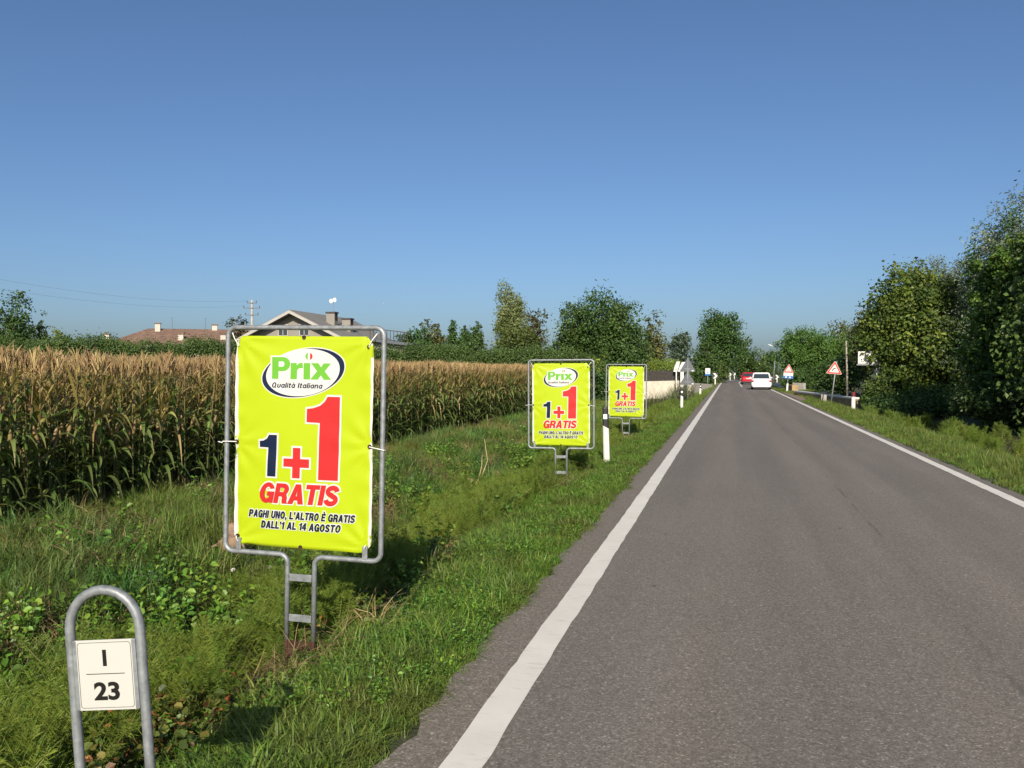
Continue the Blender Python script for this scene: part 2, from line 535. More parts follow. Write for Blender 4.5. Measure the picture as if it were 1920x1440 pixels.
# ------------------------------------------------------------------ plant building blocks
def blades(rng, n, rad, h0, h1, w, lean, pal, seg=3, lean0=0.1, base_h=0.0):
    pal = np.asarray(pal, dtype=float)
    a = rng.uniform(0, 2 * np.pi, n); r = rad * np.sqrt(rng.uniform(0, 1, n))
    base = np.stack([r * np.cos(a), r * np.sin(a), np.full(n, -0.02 + base_h)], 1)
    h = rng.uniform(h0, h1, n)
    az = rng.uniform(0, 2 * np.pi, n)
    d = np.stack([np.cos(az), np.sin(az), np.zeros(n)], 1)
    sd = np.stack([-np.sin(az + rng.normal(0, .5, n)), np.cos(az), np.zeros(n)], 1)
    ln = rng.uniform(lean0, lean, n)
    V = np.zeros((n, 2 * seg + 1, 3))
    for k in range(seg + 1):
        t = k / seg
        p = base + d * (ln * h * t ** 1.7)[:, None]
        p[:, 2] += h * (t - 0.55 * ln * t ** 2.4)
        ww = w * (1 - 0.65 * t) if k < seg else 0
        if k < seg:
            V[:, 2 * k] = p - sd * ww / 2
            V[:, 2 * k + 1] = p + sd * ww / 2
        else:
            V[:, 2 * seg] = p
    m = 2 * seg + 1
    o = (np.arange(n) * m)[:, None]
    q = [o + np.array([2 * k, 2 * k + 1, 2 * k + 3, 2 * k + 2]) for k in range(seg - 1)]
    tri = o + np.array([2 * seg - 2, 2 * seg - 1, 2 * seg])
    c = pal[rng.integers(0, len(pal), n)] * rng.uniform(0.75, 1.25, (n, 1))
    return V.reshape(-1, 3), [np.concatenate(q), tri], np.repeat(c, m, 0)

def cards(rng, cen, nor, size, aspect, cols, fold=0.25, tdir=None):
    """folded leaf-shaped faces"""
    n = len(cen)
    nor = nor / (np.linalg.norm(nor, axis=1, keepdims=True) + 1e-9)
    rv = rng.normal(0, 1, (n, 3)) if tdir is None else tdir
    t = np.cross(nor, rv); t /= (np.linalg.norm(t, axis=1, keepdims=True) + 1e-9)
    if tdir is not None: t = np.cross(t, nor)
    b = np.cross(nor, t)
    s = np.broadcast_to(np.asarray(size, dtype=float), (n,))[:, None]
    V = np.zeros((n, 4, 3))
    V[:, 0] = cen - t * s * 0.5
    V[:, 2] = cen + t * s * 0.5
    V[:, 1] = cen + b * s * 0.5 * aspect + nor * s * fold * 0.5
    V[:, 3] = cen - b * s * 0.5 * aspect + nor * s * fold * 0.5
    o = (np.arange(n) * 4)[:, None]
    f = np.concatenate([o + np.array([0, 1, 2]), o + np.array([0, 2, 3])])
    return V.reshape(-1, 3), [f], np.repeat(cols, 4, 0)

def leaves6(rng, cen, nor, size, aspect, cols, fold=0.25):
    """ovate leaves, six points each"""
    n = len(cen)
    nor = nor / (np.linalg.norm(nor, axis=1, keepdims=True) + 1e-9)
    t = np.cross(nor, rng.normal(0, 1, (n, 3))); t /= (np.linalg.norm(t, axis=1, keepdims=True) + 1e-9)
    b = np.cross(nor, t)
    s = np.broadcast_to(np.asarray(size, dtype=float), (n,))[:, None]
    V = np.zeros((n, 7, 3))
    V[:, 0] = cen - t * s * .5
    V[:, 6] = cen + t * s * .05 - nor * s * fold * .10
    V[:, 3] = cen + t * s * .5 - nor * s * .10
    for i, u, w in ((1, -.28, .42), (2, .14, .46)):
        V[:, i] = cen + t * s * u + b * s * w * aspect + nor * s * fold * .35
        V[:, 6 - i] = cen + t * s * u - b * s * w * aspect + nor * s * fold * .35
    o = (np.arange(n) * 7)[:, None]
    f = np.concatenate([o + np.array(q) for q in ((0, 1, 6), (1, 2, 6), (2, 3, 6), (3, 4, 6), (4, 5, 6), (5, 0, 6))])
    return V.reshape(-1, 3), [f], np.repeat(cols, 7, 0)

def np_tube(pts, rad, sides=5):
    m = MB().tube(pts, rad, sides, True)
    v = np.array([list(p) for p in m.v])
    q = np.array([f for f in m.f if len(f) == 4]).reshape(-1, 4)
    return v, [q]

def scatter(name, P, rot, scl, idx, sources, label, cat):
    """one mass of small plants, built with geometry nodes"""
    if len(P) == 0: return
    me = bpy.data.meshes.new(name)
    me.vertices.add(len(P))
    me.vertices.foreach_set('co', np.asarray(P, dtype=np.float32).ravel())
    for n_, t_, k_, d_ in (('rot', 'FLOAT_VECTOR', 'vector', rot), ('scl', 'FLOAT', 'value', scl), ('pick', 'INT', 'value', idx)):
        a = me.attributes.new(n_, t_, 'POINT')
        a.data.foreach_set(k_, np.ascontiguousarray(d_, dtype=np.int32 if t_ == 'INT' else np.float32).ravel())
    src = bpy.data.collections.new(name + '_kinds')
    for i, s in enumerate(sources):
        src.objects.link(bpy.data.objects.new('%s_kind_%02d' % (name, i), s))
    for s in sources:
        for m_ in s.materials:
            if m_.name not in me.materials: me.materials.append(m_)
    o = link(name, me)
    ng = bpy.data.node_groups.new(name + '_scatter', 'GeometryNodeTree')
    ng.interface.new_socket('Geometry', in_out='INPUT', socket_type='NodeSocketGeometry')
    ng.interface.new_socket('Geometry', in_out='OUTPUT', socket_type='NodeSocketGeometry')
    gi, go = ng.nodes.new('NodeGroupInput'), ng.nodes.new('NodeGroupOutput')
    ci = ng.nodes.new('GeometryNodeCollectionInfo')
    ci.inputs['Collection'].default_value = src
    ci.inputs['Separate Children'].default_value = True
    ci.inputs['Reset Children'].default_value = True
    ip = ng.nodes.new('GeometryNodeInstanceOnPoints')
    ip.inputs['Pick Instance'].default_value = True
    e2r = ng.nodes.new('FunctionNodeEulerToRotation')
    def att(nm, dt):
        a = ng.nodes.new('GeometryNodeInputNamedAttribute')
        a.data_type = dt
        a.inputs['Name'].default_value = nm
        return next(s for s in a.outputs if s.enabled and s.name == 'Attribute')
    L = ng.links.new
    L(gi.outputs[0], ip.inputs['Points'])
    L(ci.outputs[0], ip.inputs['Instance'])
    L(att('pick', 'INT'), ip.inputs['Instance Index'])
    L(att('rot', 'FLOAT_VECTOR'), e2r.inputs[0])
    L(e2r.outputs[0], ip.inputs['Rotation'])
    L(att('scl', 'FLOAT'), ip.inputs['Scale'])
    L(ip.outputs[0], go.inputs[0])
    md = o.modifiers.new('scatter', 'NODES')
    md.node_group = ng
    return tag(o, label, cat, kind='stuff')

def stuff_points(rng, n, x0, x1, y0, y1, dens_pow=0.0, tilt=0.12):
    """random points, denser towards the eye when dens_pow > 0"""
    x = rng.uniform(x0, x1, n)
    u = rng.uniform(0, 1, n)
    y = y0 + (y1 - y0) * u ** (1 + dens_pow)
    z = ground_z(x, y)
    return np.stack([x, y, z], 1), np.stack([rng.normal(0, tilt, n), rng.normal(0, tilt, n), rng.uniform(0, 6.283, n)], 1)

def patchn(x, y, s, seed=0.0):
    """smooth 0..1 patch field"""
    v = np.sin(x * 1.3 * s + seed) * np.cos(y * 1.1 * s - seed * 2) + 0.6 * np.sin((x + y) * 2.3 * s + seed * 3) + 0.5 * np.sin((x * 0.7 - y * 1.9) * 1.9 * s + seed * 5)
    return np.clip(0.5 + v * 0.28, 0, 1)

G_LUSH = [(0.124, 0.241, 0.029), (0.092, 0.196, 0.026), (0.159, 0.280, 0.037), (0.201, 0.280, 0.046)]
G_MID = [(0.106, 0.202, 0.031), (0.142, 0.230, 0.037), (0.085, 0.168, 0.029), (0.218, 0.252, 0.061)]
G_DRY = [(0.30, 0.225, 0.10), (0.22, 0.16, 0.07), (0.36, 0.28, 0.14), (0.18, 0.16, 0.06)]
M['grass'] = leaf_mat('grass_blades', 0.35, 0.5, 0.34, (0.155, 0.165, 0.045), 0.9)
M['dry'] = leaf_mat('dry_straw', 0.2, 0.8, 0.25)
M['weed'] = leaf_mat('broad_weed_leaves', 0.3, 0.45, 0.30)
M['horsetail'] = leaf_mat('horsetail_strands', 0.35, 0.6, 0.22)
M['corn_leaf'] = leaf_mat('corn_leaves', 0.28, 0.42, 0.22)
M['corn_dry'] = leaf_mat('corn_tassels', 0.2, 0.8, 0.18)
M['tree_leaf'] = leaf_mat('tree_leaves', 0.28, 0.45, 0.10)

rng = np.random.default_rng(11)
def clump(name, mat, *parts):
    v, f, c = merge(parts)
    return mesh_np(name, v, f, c, mat)
short_src = [clump('short_tuft', M['grass'], blades(rng, 36, 0.095, 0.05, 0.13, 0.0065, 1.5, G_LUSH, 3, 0.3), blades(rng, 3, 0.08, 0.05, 0.12, 0.005, 1.1, G_DRY)) for _ in range(4)]
short_src += [clump('lush_tuft', M['grass'], blades(rng, 30, 0.09, 0.08, 0.19, 0.009, 1.4, G_LUSH, 3, 0.3)) for _ in range(2)]
tall_src = [clump('tall_tuft', M['grass'], blades(rng, 34, 0.09, 0.16, 0.40, 0.009, 1.15, G_MID, 4), blades(rng, 4, 0.09, 0.15, 0.42, 0.006, 1.0, G_DRY, 4)) for _ in range(4)]
lush_tall = [clump('lush_tall_tuft', M['grass'], blades(rng, 46, 0.12, 0.22, 0.42, 0.011, 1.1, [(0.075, 0.185, 0.040), (0.095, 0.215, 0.040), (0.060, 0.150, 0.036)], 4, 0.2)) for _ in range(2)]
dry_src = [clump('dry_tuft', M['dry'], blades(rng, 26, 0.14, 0.10, 0.30, 0.006, 1.9, G_DRY, 3, 0.9)) for _ in range(3)]
far_src = [clump('far_tuft', M['grass'], blades(rng, 40, 0.22, 0.10, 0.26, 0.020, 0.9, G_LUSH + G_MID, 3)) for _ in range(4)]

def weed_clump(n, rad, h, size, pal, aspect=0.6, stems=10):
    pal = np.asarray(pal)
    parts = []
    cs, ns = [], []
    for s in range(stems):
        a = rng.uniform(0, 6.28); r = rad * math.sqrt(rng.uniform(0, 1)); hh = h * rng.uniform(0.45, 1.0)
        top = np.array([r * math.cos(a), r * math.sin(a), hh]); bot = np.array([r * 0.4 * math.cos(a), r * 0.4 * math.sin(a), -0.02])
        k = max(2, n // stems)
        t = np.linspace(0.25, 1, k)[:, None]
        p = bot + (top - bot) * t
        an = rng.uniform(0, 6.28, k)
        off = np.stack([np.cos(an), np.sin(an), rng.uniform(-.2, .3, k)], 1)
        cs.append(p + off * size * 0.6); ns.append(np.stack([off[:, 0] * .6, off[:, 1] * .6, np.full(k, 1.0)], 1) + rng.normal(0, .3, (k, 3)))
        v, f = np_tube([bot, (bot + top) / 2 + np.array([0.01, 0, 0]), top], 0.0025, 3)
        parts.append((v, f, np.array([0.06, 0.09, 0.025])))
    cs, ns = np.concatenate(cs), np.concatenate(ns)
    col = pal[rng.integers(0, len(pal), len(cs))] * rng.uniform(0.8, 1.2, (len(cs), 1))
    parts.append(leaves6(rng, cs, ns, size * rng.uniform(0.6, 1.4, len(cs)), aspect * 1.25, col, 0.35))
    return parts
W_GREEN = [(0.100, 0.220, 0.024), (0.130, 0.255, 0.030), (0.080, 0.170, 0.022), (0.185, 0.280, 0.040)]
W_BRAM = [(0.070, 0.115, 0.024), (0.095, 0.145, 0.030), (0.140, 0.165, 0.036), (0.19, 0.155, 0.04), (0.13, 0.065, 0.026)]
W_RED = [(0.33, 0.085, 0.025), (0.30, 0.19, 0.04), (0.42, 0.16, 0.05)]
weed_src = [clump('weed', M['weed'], *weed_clump(72, 0.14, 0.20, 0.034, W_GREEN, 0.6, 12)) for _ in range(3)]
weed_src += [clump('big_weed', M['weed'], *weed_clump(90, 0.20, 0.34, 0.048, W_GREEN, 0.55, 14)) for _ in range(2)]
bram_src = [clump('bramble', M['weed'], *weed_clump(90, 0.26, 0.26, 0.042, W_BRAM, 0.7, 14)) for _ in range(3)]
bram_src += [clump('bramble_red', M['weed'], *weed_clump(84, 0.24, 0.26, 0.042, W_BRAM, 0.7, 14), *weed_clump(12, 0.2, 0.30, 0.045, W_RED, 0.7, 6))]

def horsetail():
    parts = []
    pal = np.array([(0.145, 0.210, 0.028), (0.118, 0.188, 0.026), (0.172, 0.220, 0.036)])
    for s in range(11):
        a = rng.uniform(0, 6.28); r = 0.2 * math.sqrt(rng.uniform(0, 1)); h = rng.uniform(0.28, 0.62)
        b0 = np.array([r * math.cos(a), r * math.sin(a), -0.03])
        ln = rng.normal(0, 0.16, 2)
        tops = [b0 + np.array([ln[0] * t * t, ln[1] * t * t, h * t]) for t in (0, .33, .66, 1)]
        v, f = np_tube(tops, [0.003, 0.0027, 0.002, 0.001], 3)
        parts.append((v, f, np.array([0.17, 0.17, 0.05]) if s > 1 else np.array([0.45, 0.42, 0.27])))
        nw = int(h / 0.035)
        ts = np.repeat(np.linspace(0.15, 0.98, nw), 20) + rng.normal(0, 0.02, nw * 20)
        ts = np.clip(ts, 0.1, 1.0)
        k = len(ts)
        c0 = b0 + np.stack([ln[0] * ts ** 2, ln[1] * ts ** 2, h * ts], 1)
        an = rng.uniform(0, 6.28, k); L = 0.17 * (1.08 - ts) ** 0.6 * rng.uniform(0.25, 1.25, k)
        up = rng.normal(0.7, 0.7, k)
        d = np.stack([np.cos(an), np.sin(an), up], 1) * L[:, None]
        sd = np.stack([-np.sin(an), np.cos(an), np.zeros(k)], 1) * 0.0008
        V = np.stack([c0 - sd, c0 + sd, c0 + d * .6 + sd * .8, c0 + d + np.array([0, 0, -0.012])], 1).reshape(-1, 3)
        o = (np.arange(k) * 4)[:, None]
        parts.append((V, [np.concatenate([o + np.array([0, 1, 2]), o + np.array([0, 2, 3])])], np.repeat(pal[rng.integers(0, 3, k)], 4, 0)))
    return parts
horse_src = [clump('horsetail', M['horsetail'], *horsetail()) for _ in range(4)]

# --- near-side verge: short mown grass
rng = np.random.default_rng(21)
n = 17000
P, Ro = stuff_points(rng, n, -2.75, -1.40, 0.0, 34, 1.1)
jag = 0.05 * np.sin(P[:, 1] * 3.1) + 0.04 * np.sin(P[:, 1] * 7.7 + 1) + 0.03 * np.sin(P[:, 1] * 17)
edge = (P[:, 0] < -1.45 + jag)
keep = edge & ((P[:, 0] > -2.5) | (rng.uniform(0, 1, n) < 0.65))
P, Ro = P[keep], Ro[keep]
sc_ = rng.uniform(0.65, 1.25, len(P)) * np.clip((-1.36 - P[:, 0]) / 0.25, 0.5, 1.0) * (0.75 + 0.55 * patchn(P[:, 0], P[:, 1], 1.7, 1.0))
for sy in (4.93, 13.9, 23.3):
    q_ = (abs(P[:, 0] + 2.62) < 0.30) & (P[:, 1] > sy - 0.75) & (P[:, 1] < sy + .1)
    sc_ = np.where(q_, sc_ * 0.42, sc_)
scatter('verge_grass', P, Ro, sc_, rng.integers(0, len(short_src), len(P)), short_src, 'short mown green grass on the verge between the white line and the ditch', 'grass')
n = 2600
P, Ro = stuff_points(rng, n, -2.7, -1.52, 1.2, 24, 1.1)
keep = patchn(P[:, 0], P[:, 1], 1.5, 17.0) > 0.46
P, Ro = P[keep], Ro[keep]
scatter('verge_weeds', P, Ro, rng.uniform(0.35, 0.65, len(P)), rng.integers(0, 3, len(P)), weed_src[:3], 'small leafy weeds mixed into the mown verge', 'weeds')
# --- ditch and field bank: longer rough grass
n = 17000
P, Ro = stuff_points(rng, n, -8.6, -2.5, 0.0, 34, 0.9, 0.2)
w = patchn(P[:, 0], P[:, 1], 0.55, 2.0)
inditch = (P[:, 0] > -4.7)
straw = (patchn(P[:, 0], P[:, 1], 0.9, 4.0) > 0.57) & (P[:, 0] < -4.9) | (P[:, 0] < -7.5) & (patchn(P[:, 0], P[:, 1], 0.5, 7.0) > 0.5)
keep = np.where(inditch, rng.uniform(0, 1, n) < 0.50 * w + 0.22, rng.uniform(0, 1, n) < 0.60 + 0.5 * w) & ~(straw & (rng.uniform(0, 1, n) < 0.8))
P, Ro = P[keep], Ro[keep]
sc_ = rng.uniform(0.4, 1.0, len(P)) * np.where(P[:, 0] < -4.7, 0.95, 0.75) * (0.55 + 0.9 * patchn(P[:, 0], P[:, 1], 1.1, 13.0))
clear = np.ones(len(P), bool)
for sx, sy in ((-2.64, 4.93), (-2.70, 13.9), (-2.74, 23.3)):
    clear &= ~((abs(P[:, 0] - sx + 0.1) < 0.42) & (P[:, 1] > sy - 0.9) & (P[:, 1] < sy + .25))
sc_ = sc_[clear]
P, Ro = P[clear], Ro[clear]
scatter('rough_grass', P, Ro, sc_, rng.integers(0, len(tall_src), len(P)), tall_src, 'long rough grass on the bank between the ditch and the corn', 'grass')
n = 900
P, Ro = stuff_points(rng, n, -8.3, -4.6, 2.0, 34, 0.8, 0.2)
keep = patchn(P[:, 0], P[:, 1], 0.7, 21.0) > 0.5
P, Ro = P[keep], Ro[keep]
scatter('tall_grass_tufts', P, Ro, rng.uniform(0.9, 1.45, len(P)), rng.integers(0, 2, len(P)), lush_tall, 'taller blue-green grass tufts standing out of the bank', 'grass')
# --- dry straw patches
n = 9000
P, Ro = stuff_points(rng, n, -8.6, -2.35, 1.5, 34, 0.8, 0.35)
w = patchn(P[:, 0], P[:, 1], 0.9, 4.0)
near_sign = np.zeros(n, bool)
for sy in (4.93, 13.9, 23.3):
    near_sign |= (abs(P[:, 0] + 2.62) < 0.32) & (abs(P[:, 1] - sy) < 1.1)
keep = ((w > 0.53) & (P[:, 0] < -4.9) & (rng.uniform(0, 1, n) < .8)) | near_sign & (rng.uniform(0, 1, n) < 0.7) | ((P[:, 0] < -7.4) & (patchn(P[:, 0], P[:, 1], 0.5, 7.0) > 0.5) & (rng.uniform(0, 1, n) < 0.8))
P, Ro = P[keep], Ro[keep]
scatter('dry_grass', P, Ro, rng.uniform(0.6, 1.4, len(P)), rng.integers(0, len(dry_src), len(P)), dry_src, 'patches of flattened straw-coloured dry grass on the bank', 'dry grass')
# --- broad-leaved weeds
n = 11500
P, Ro = stuff_points(rng, n, -7.2, -2.6, 0.0, 30, 1.0, 0.2)
w = patchn(P[:, 0], P[:, 1], 0.8, 6.0)
zone = np.interp(P[:, 0], [-7.2, -5.8, -5.0, -4.4, -3.0, -2.6], [0.04, 0.10, 0.30, 0.8, 0.5, 0.12])
keep = rng.uniform(0, 1, n) < zone * np.clip((w - 0.43) * 2.6, 0, 1) + 1.2 * np.exp(-((P[:, 0] + 4.35) / .65) ** 2 - ((P[:, 1] - 3.9) / .75) ** 2)
P, Ro = P[keep], Ro[keep]
clear = np.ones(len(P), bool)
for sx, sy in ((-2.64, 4.93), (-2.70, 13.9), (-2.74, 23.3)):
    clear &= ~((abs(P[:, 0] - sx + 0.1) < 0.42) & (P[:, 1] > sy - 0.9) & (P[:, 1] < sy + .25))
P, Ro = P[clear], Ro[clear]
scatter('ditch_weeds', P, Ro, rng.uniform(0.7, 1.35, len(P)), rng.integers(0, len(weed_src), len(P)), weed_src, 'bright green broad-leaved weeds filling the ditch', 'weeds')
# --- brambles round the first stand
n = 2200
P, Ro = stuff_points(rng, n, -4.2, -2.5, 1.4, 14, 0.6, 0.25)
w = np.exp(-((P[:, 1] - 4.3) / 1.5) ** 2) * np.exp(-((P[:, 0] + 2.95) / 0.45) ** 2) + 0.2 * (patchn(P[:, 0], P[:, 1], 1.0, 9.0) > .62)
keep = rng.uniform(0, 1, n) < w
P, Ro = P[keep], Ro[keep]
clear = np.ones(len(P), bool)
for sx, sy in ((-2.64, 4.93), (-2.70, 13.9), (-2.74, 23.3)):
    clear &= ~((abs(P[:, 0] - sx + 0.1) < 0.42) & (P[:, 1] > sy - 0.9) & (P[:, 1] < sy + .25))
P, Ro = P[clear], Ro[clear]
scatter('bramble_leaves', P, Ro, rng.uniform(0.6, 1.15, len(P)), rng.integers(0, len(bram_src), len(P)), bram_src, 'low brambles with some red and yellow leaves by the nearest stand', 'brambles')
# --- horsetail, the feathery olive mass in the ditch
n = 5200
P, Ro = stuff_points(rng, n, -4.6, -2.65, 1.2, 46, 1.0, 0.15)
w = patchn(P[:, 0], P[:, 1], 0.7, 11.0)
zone = np.exp(-((P[:, 0] + 3.45) / 0.65) ** 2)
keep = rng.uniform(0, 1, n) < zone * np.clip(w * 2.6 - 0.7, 0, 1)
P, Ro = P[keep], Ro[keep]
clear = np.ones(len(P), bool)
for sx, sy in ((-2.64, 4.93), (-2.70, 13.9), (-2.74, 23.3)):
    clear &= ~((abs(P[:, 0] - sx + 0.1) < 0.42) & (P[:, 1] > sy - 0.9) & (P[:, 1] < sy + .25))
P, Ro = P[clear], Ro[clear]
scatter('horsetail_plants', P, Ro, rng.uniform(0.5, 0.95, len(P)), rng.integers(0, len(horse_src), len(P)), horse_src, 'feathery olive horsetail massed along the bottom of the ditch', 'horsetail')
# --- far parts of both verges and banks
n = 11000
P, Ro = stuff_points(rng, n, -8.4, -1.5, 30, 130, 0.7, 0.15)
keep = (P[:, 1] < 56) | (P[:, 0] > -3.4)
P, Ro = P[keep], Ro[keep]
P[:, 0] += road_dx(P[:, 1]); P[:, 2] = ground_z(P[:, 0], P[:, 1])
scatter('distant_verge_grass', P, Ro, rng.uniform(0.55, 1.1, len(P)) * np.clip((-1.3 - P[:, 0] + road_dx(P[:, 1])) * 2, .45, 1), rng.integers(0, 4, len(P)), far_src, 'green grass along the distant verge towards the bend', 'grass')
# right-hand verge
n = 15000
P, Ro = stuff_points(rng, n, 3.86, 7.2, 7.0, 110, 1.1, 0.18)
d_ = P[:, 0] - (3.93 + 0.04 * np.sin(P[:, 1] * 2.3) + 0.03 * np.sin(P[:, 1] * 6.1))
in_gravel = (P[:, 1] > 51) & (P[:, 1] < 68) & (P[:, 0] < 4.5)
keep = (d_ > 0) & ~in_gravel & ((P[:, 0] < 5.6) | (rng.uniform(0, 1, n) < 0.5))
P, Ro, d_ = P[keep], Ro[keep], d_[keep]
P[:, 0] += road_dx(P[:, 1]); P[:, 2] = ground_z(P[:, 0], P[:, 1])
mixed = tall_src + far_src
scatter('far_lane_verge_grass', P, Ro, rng.uniform(0.55, 1.05, len(P)) * np.clip(0.45 + d_ * 0.8, .4, 1.0), rng.integers(0, len(mixed), len(P)), mixed, 'thick green grass on the verge under the big trees', 'grass')
n = 700
P, Ro = stuff_points(rng, n, 5.4, 8.5, 9, 45, 0.5, 0.2)
keep = patchn(P[:, 0], P[:, 1], 0.6, 3.0) > 0.45
P, Ro = P[keep], Ro[keep]
scatter('far_ditch_weeds', P, Ro, rng.uniform(0.8, 1.4, len(P)), rng.integers(0, 8, len(P)), horse_src[:1] + tall_src + bram_src[:3], 'olive weeds in the shaded ditch under the big trees', 'weeds')
# ------------------------------------------------------------------ corn field
rng = np.random.default_rng(5)
C_GREEN = np.array([(0.085, 0.140, 0.034), (0.110, 0.170, 0.040), (0.140, 0.180, 0.052), (0.072, 0.115, 0.030)])
C_YEL = np.array([(0.27, 0.235, 0.075), (0.34, 0.27, 0.09), (0.21, 0.21, 0.065)])
C_DRY = np.array([(0.36, 0.265, 0.115), (0.43, 0.33, 0.16), (0.30, 0.21, 0.085)])
C_TAS = np.array([(0.46, 0.325, 0.155), (0.40, 0.275, 0.125), (0.52, 0.38, 0.19)])
def corn_variant(k):
    H = rng.uniform(1.82, 1.93)
    bend = rng.normal(0, 0.03, 2)
    stem = lambda z: np.array([bend[0] * (z / H) ** 2, bend[1] * (z / H) ** 2, z])
    v, f = np_tube([stem(z) for z in np.linspace(-0.05, H, 6)], np.linspace(0.014, 0.006, 6), 5)
    sc = np.where(v[:, 2:3] > H * 0.72, np.array([[0.25, 0.19, 0.08]]), np.array([[0.085, 0.105, 0.035]]))
    stalk = (v, f, sc)
    leaves = []
    az = rng.uniform(0, 6.28)
    nl = 14
    for i in range(nl):
        z0 = 0.28 + (H - 0.38) * (i / (nl - 1)) ** 0.95
        a = az + math.pi * i + rng.normal(0, 0.45)
        L = rng.uniform(0.42, 0.70) * (1 - 0.50 * max(0, (i - 8) / 5))
        w = rng.uniform(0.052, 0.078) * (0.62 if i > 9 else 1.0)
        seg = 7
        t = np.linspace(0, 1, seg + 1)
        rise = rng.uniform(0.55, 1.0) * (1.5 if i > 8 else 1.0); drop = rng.uniform(1.0, 1.9) * (0.55 if i > 8 else 1.0)
        dry = rng.uniform() < (0.08 + 0.62 * max(0, (i - 8) / 5))
        if dry: drop *= 1.35; w *= 0.62
        hx = L * (t - 0.22 * t ** 2) * 0.86
        hz = L * (rise * t - drop * 0.62 * t ** 2.1)
        tw = rng.normal(0, 0.5) * t
        d = np.array([math.cos(a), math.sin(a), 0]); s = np.array([-math.sin(a), math.cos(a), 0])
        p = stem(z0)[None] + hx[:, None] * d + hz[:, None] * np.array([0, 0, 1])
        ww = w * np.minimum(1, 0.55 + 2.2 * t) * (1 - t ** 2.6)
        sd = s[None] * np.cos(tw)[:, None] + np.array([0, 0, 1])[None] * np.sin(tw)[:, None]
        V = np.empty((seg + 1, 3, 3))
        V[:, 0] = p - sd * ww[:, None] / 2 + np.array([0, 0, 1]) * ww[:, None] * .16
        V[:, 1] = p
        V[:, 2] = p + sd * ww[:, None] / 2 + np.array([0, 0, 1]) * ww[:, None] * .16
        q = np.arange(seg)[:, None] * 3
        F = np.concatenate([q + np.array([0, 1, 4, 3]), q + np.array([1, 2, 5, 4])])
        c = (C_DRY if dry else C_YEL if i > 6 and rng.uniform() < .05 + .12 * (i - 6) else C_GREEN)[rng.integers(0, 3)] * rng.uniform(0.8, 1.2)
        cc = np.repeat(c[None], seg + 1, 0)
        if not dry:
            tipc = C_DRY[0] * 0.8
            m = np.clip((t - 0.72) * 2.4, 0, 0.75)[:, None] * (1 if i > 5 else 0.3)
            cc = cc * (1 - m) + tipc * m
        leaves.append((V.reshape(-1, 3), [F], np.repeat(cc, 3, 0)))
    tas = []
    top = stem(H)
    for b_ in range(14):
        a = rng.uniform(0, 6.28)
        sp = 0 if b_ == 0 else rng.uniform(0.02, 0.13)
        L = rng.uniform(0.18, 0.27) if b_ else 0.30
        z0 = 0.0 if b_ == 0 else rng.uniform(-0.02, 0.12)
        e = np.array([math.cos(a) * sp, math.sin(a) * sp, 0])
        v, f = np_tube([top + [0, 0, z0], top + e * .55 + [0, 0, z0 + L * .65], top + e + [0, 0, z0 + L * (0.95 if sp < .13 else .8)]], [0.004, 0.006, 0.002], 3)
        tas.append((v, f, C_TAS[rng.integers(0, 3)] * rng.uniform(.8, 1.2)))
    ez = rng.uniform(0.85, 1.05); a = rng.uniform(0, 6.28)
    d = np.array([math.cos(a), math.sin(a), 0])
    p0 = stem(ez) + d * 0.012
    v, f = np_tube([p0, p0 + d * .03 + [0, 0, .07], p0 + d * .055 + [0, 0, .15], p0 + d * .07 + [0, 0, .22]], [0.014, 0.028, 0.025, 0.006], 6)
    ear = (v, f, (C_DRY if k % 3 else C_GREEN * 2.0)[0])
    return stalk, leaves, merge(tas), ear
CV = []
for k in range(7):
    st, lv, ts, er = corn_variant(k)
    mk = lambda nm, p, m: mesh_np(nm, p[0], p[1], np.broadcast_to(p[2], (len(p[0]), 3)), m, True)
    fol = merge(lv)
    allp = merge([st] + lv + [ts, er])
    CV.append(dict(stalk=mk('stalk', st, M['corn_leaf']), leaves=[mk('leaf', l, M['corn_leaf']) for l in lv], foliage=mk('foliage', fol, M['corn_leaf']),
                   tassel=mk('tassel', ts, M['corn_dry']), ear=mk('ear', er, M['corn_leaf']), whole=mk('corn', allp, M['corn_leaf'])))
# hedge line behind the field: from (-46, 38.4) to (-9.7, 59.4)
def hedge_y(x): return 59.4 + (x + 9.7) * (59.4 - 41.0) / (41.4 - 9.7) * 1.0
spots = []
for row in range(60):
    x = -8.35 - row * 0.58
    y1 = min(51.5 - 0.0 * row, hedge_y(x) - 2.2)
    yv = max(6.6, -x * 0.80 - 1.5)
    step = 0.125 if row < 8 else 0.18
    ys_ = np.arange(yv, y1, step)
    for y in ys_:
        spots.append((row, x + rng.normal(0, 0.05), y + rng.normal(0, 0.03)))
spots.sort(key=lambda s: (s[0] > 0, math.hypot(s[1], s[2]) + 0.001 * s[0]))
front = spots[:300]
rest = spots[300:]
CORN_LABEL = 'tall corn plant with tan tassel in the front rows facing the ditch'
for i, (row, x, y) in enumerate(front):
    v = CV[rng.integers(0, len(CV))]
    e = empty('corn_plant', (x, y, float(ground_z(x, y))), (rng.normal(0, .03), rng.normal(0, .03), rng.uniform(0, 6.28)))
    s = rng.uniform(0.965, 1.005)
    e.scale = (s, s, s)
    tag(e, CORN_LABEL, 'corn plant', 'corn plants along the front of the field')
    link('stalk', v['stalk'], e); link('tassel', v['tassel'], e); link('ear', v['ear'], e)
    if i < 45:
        for l in v['leaves']: link('leaf', l, e)
    else:
        link('foliage', v['foliage'], e)
rx = np.array([s[1] for s in rest]); ry = np.array([s[2] for s in rest])
k = len(rest)
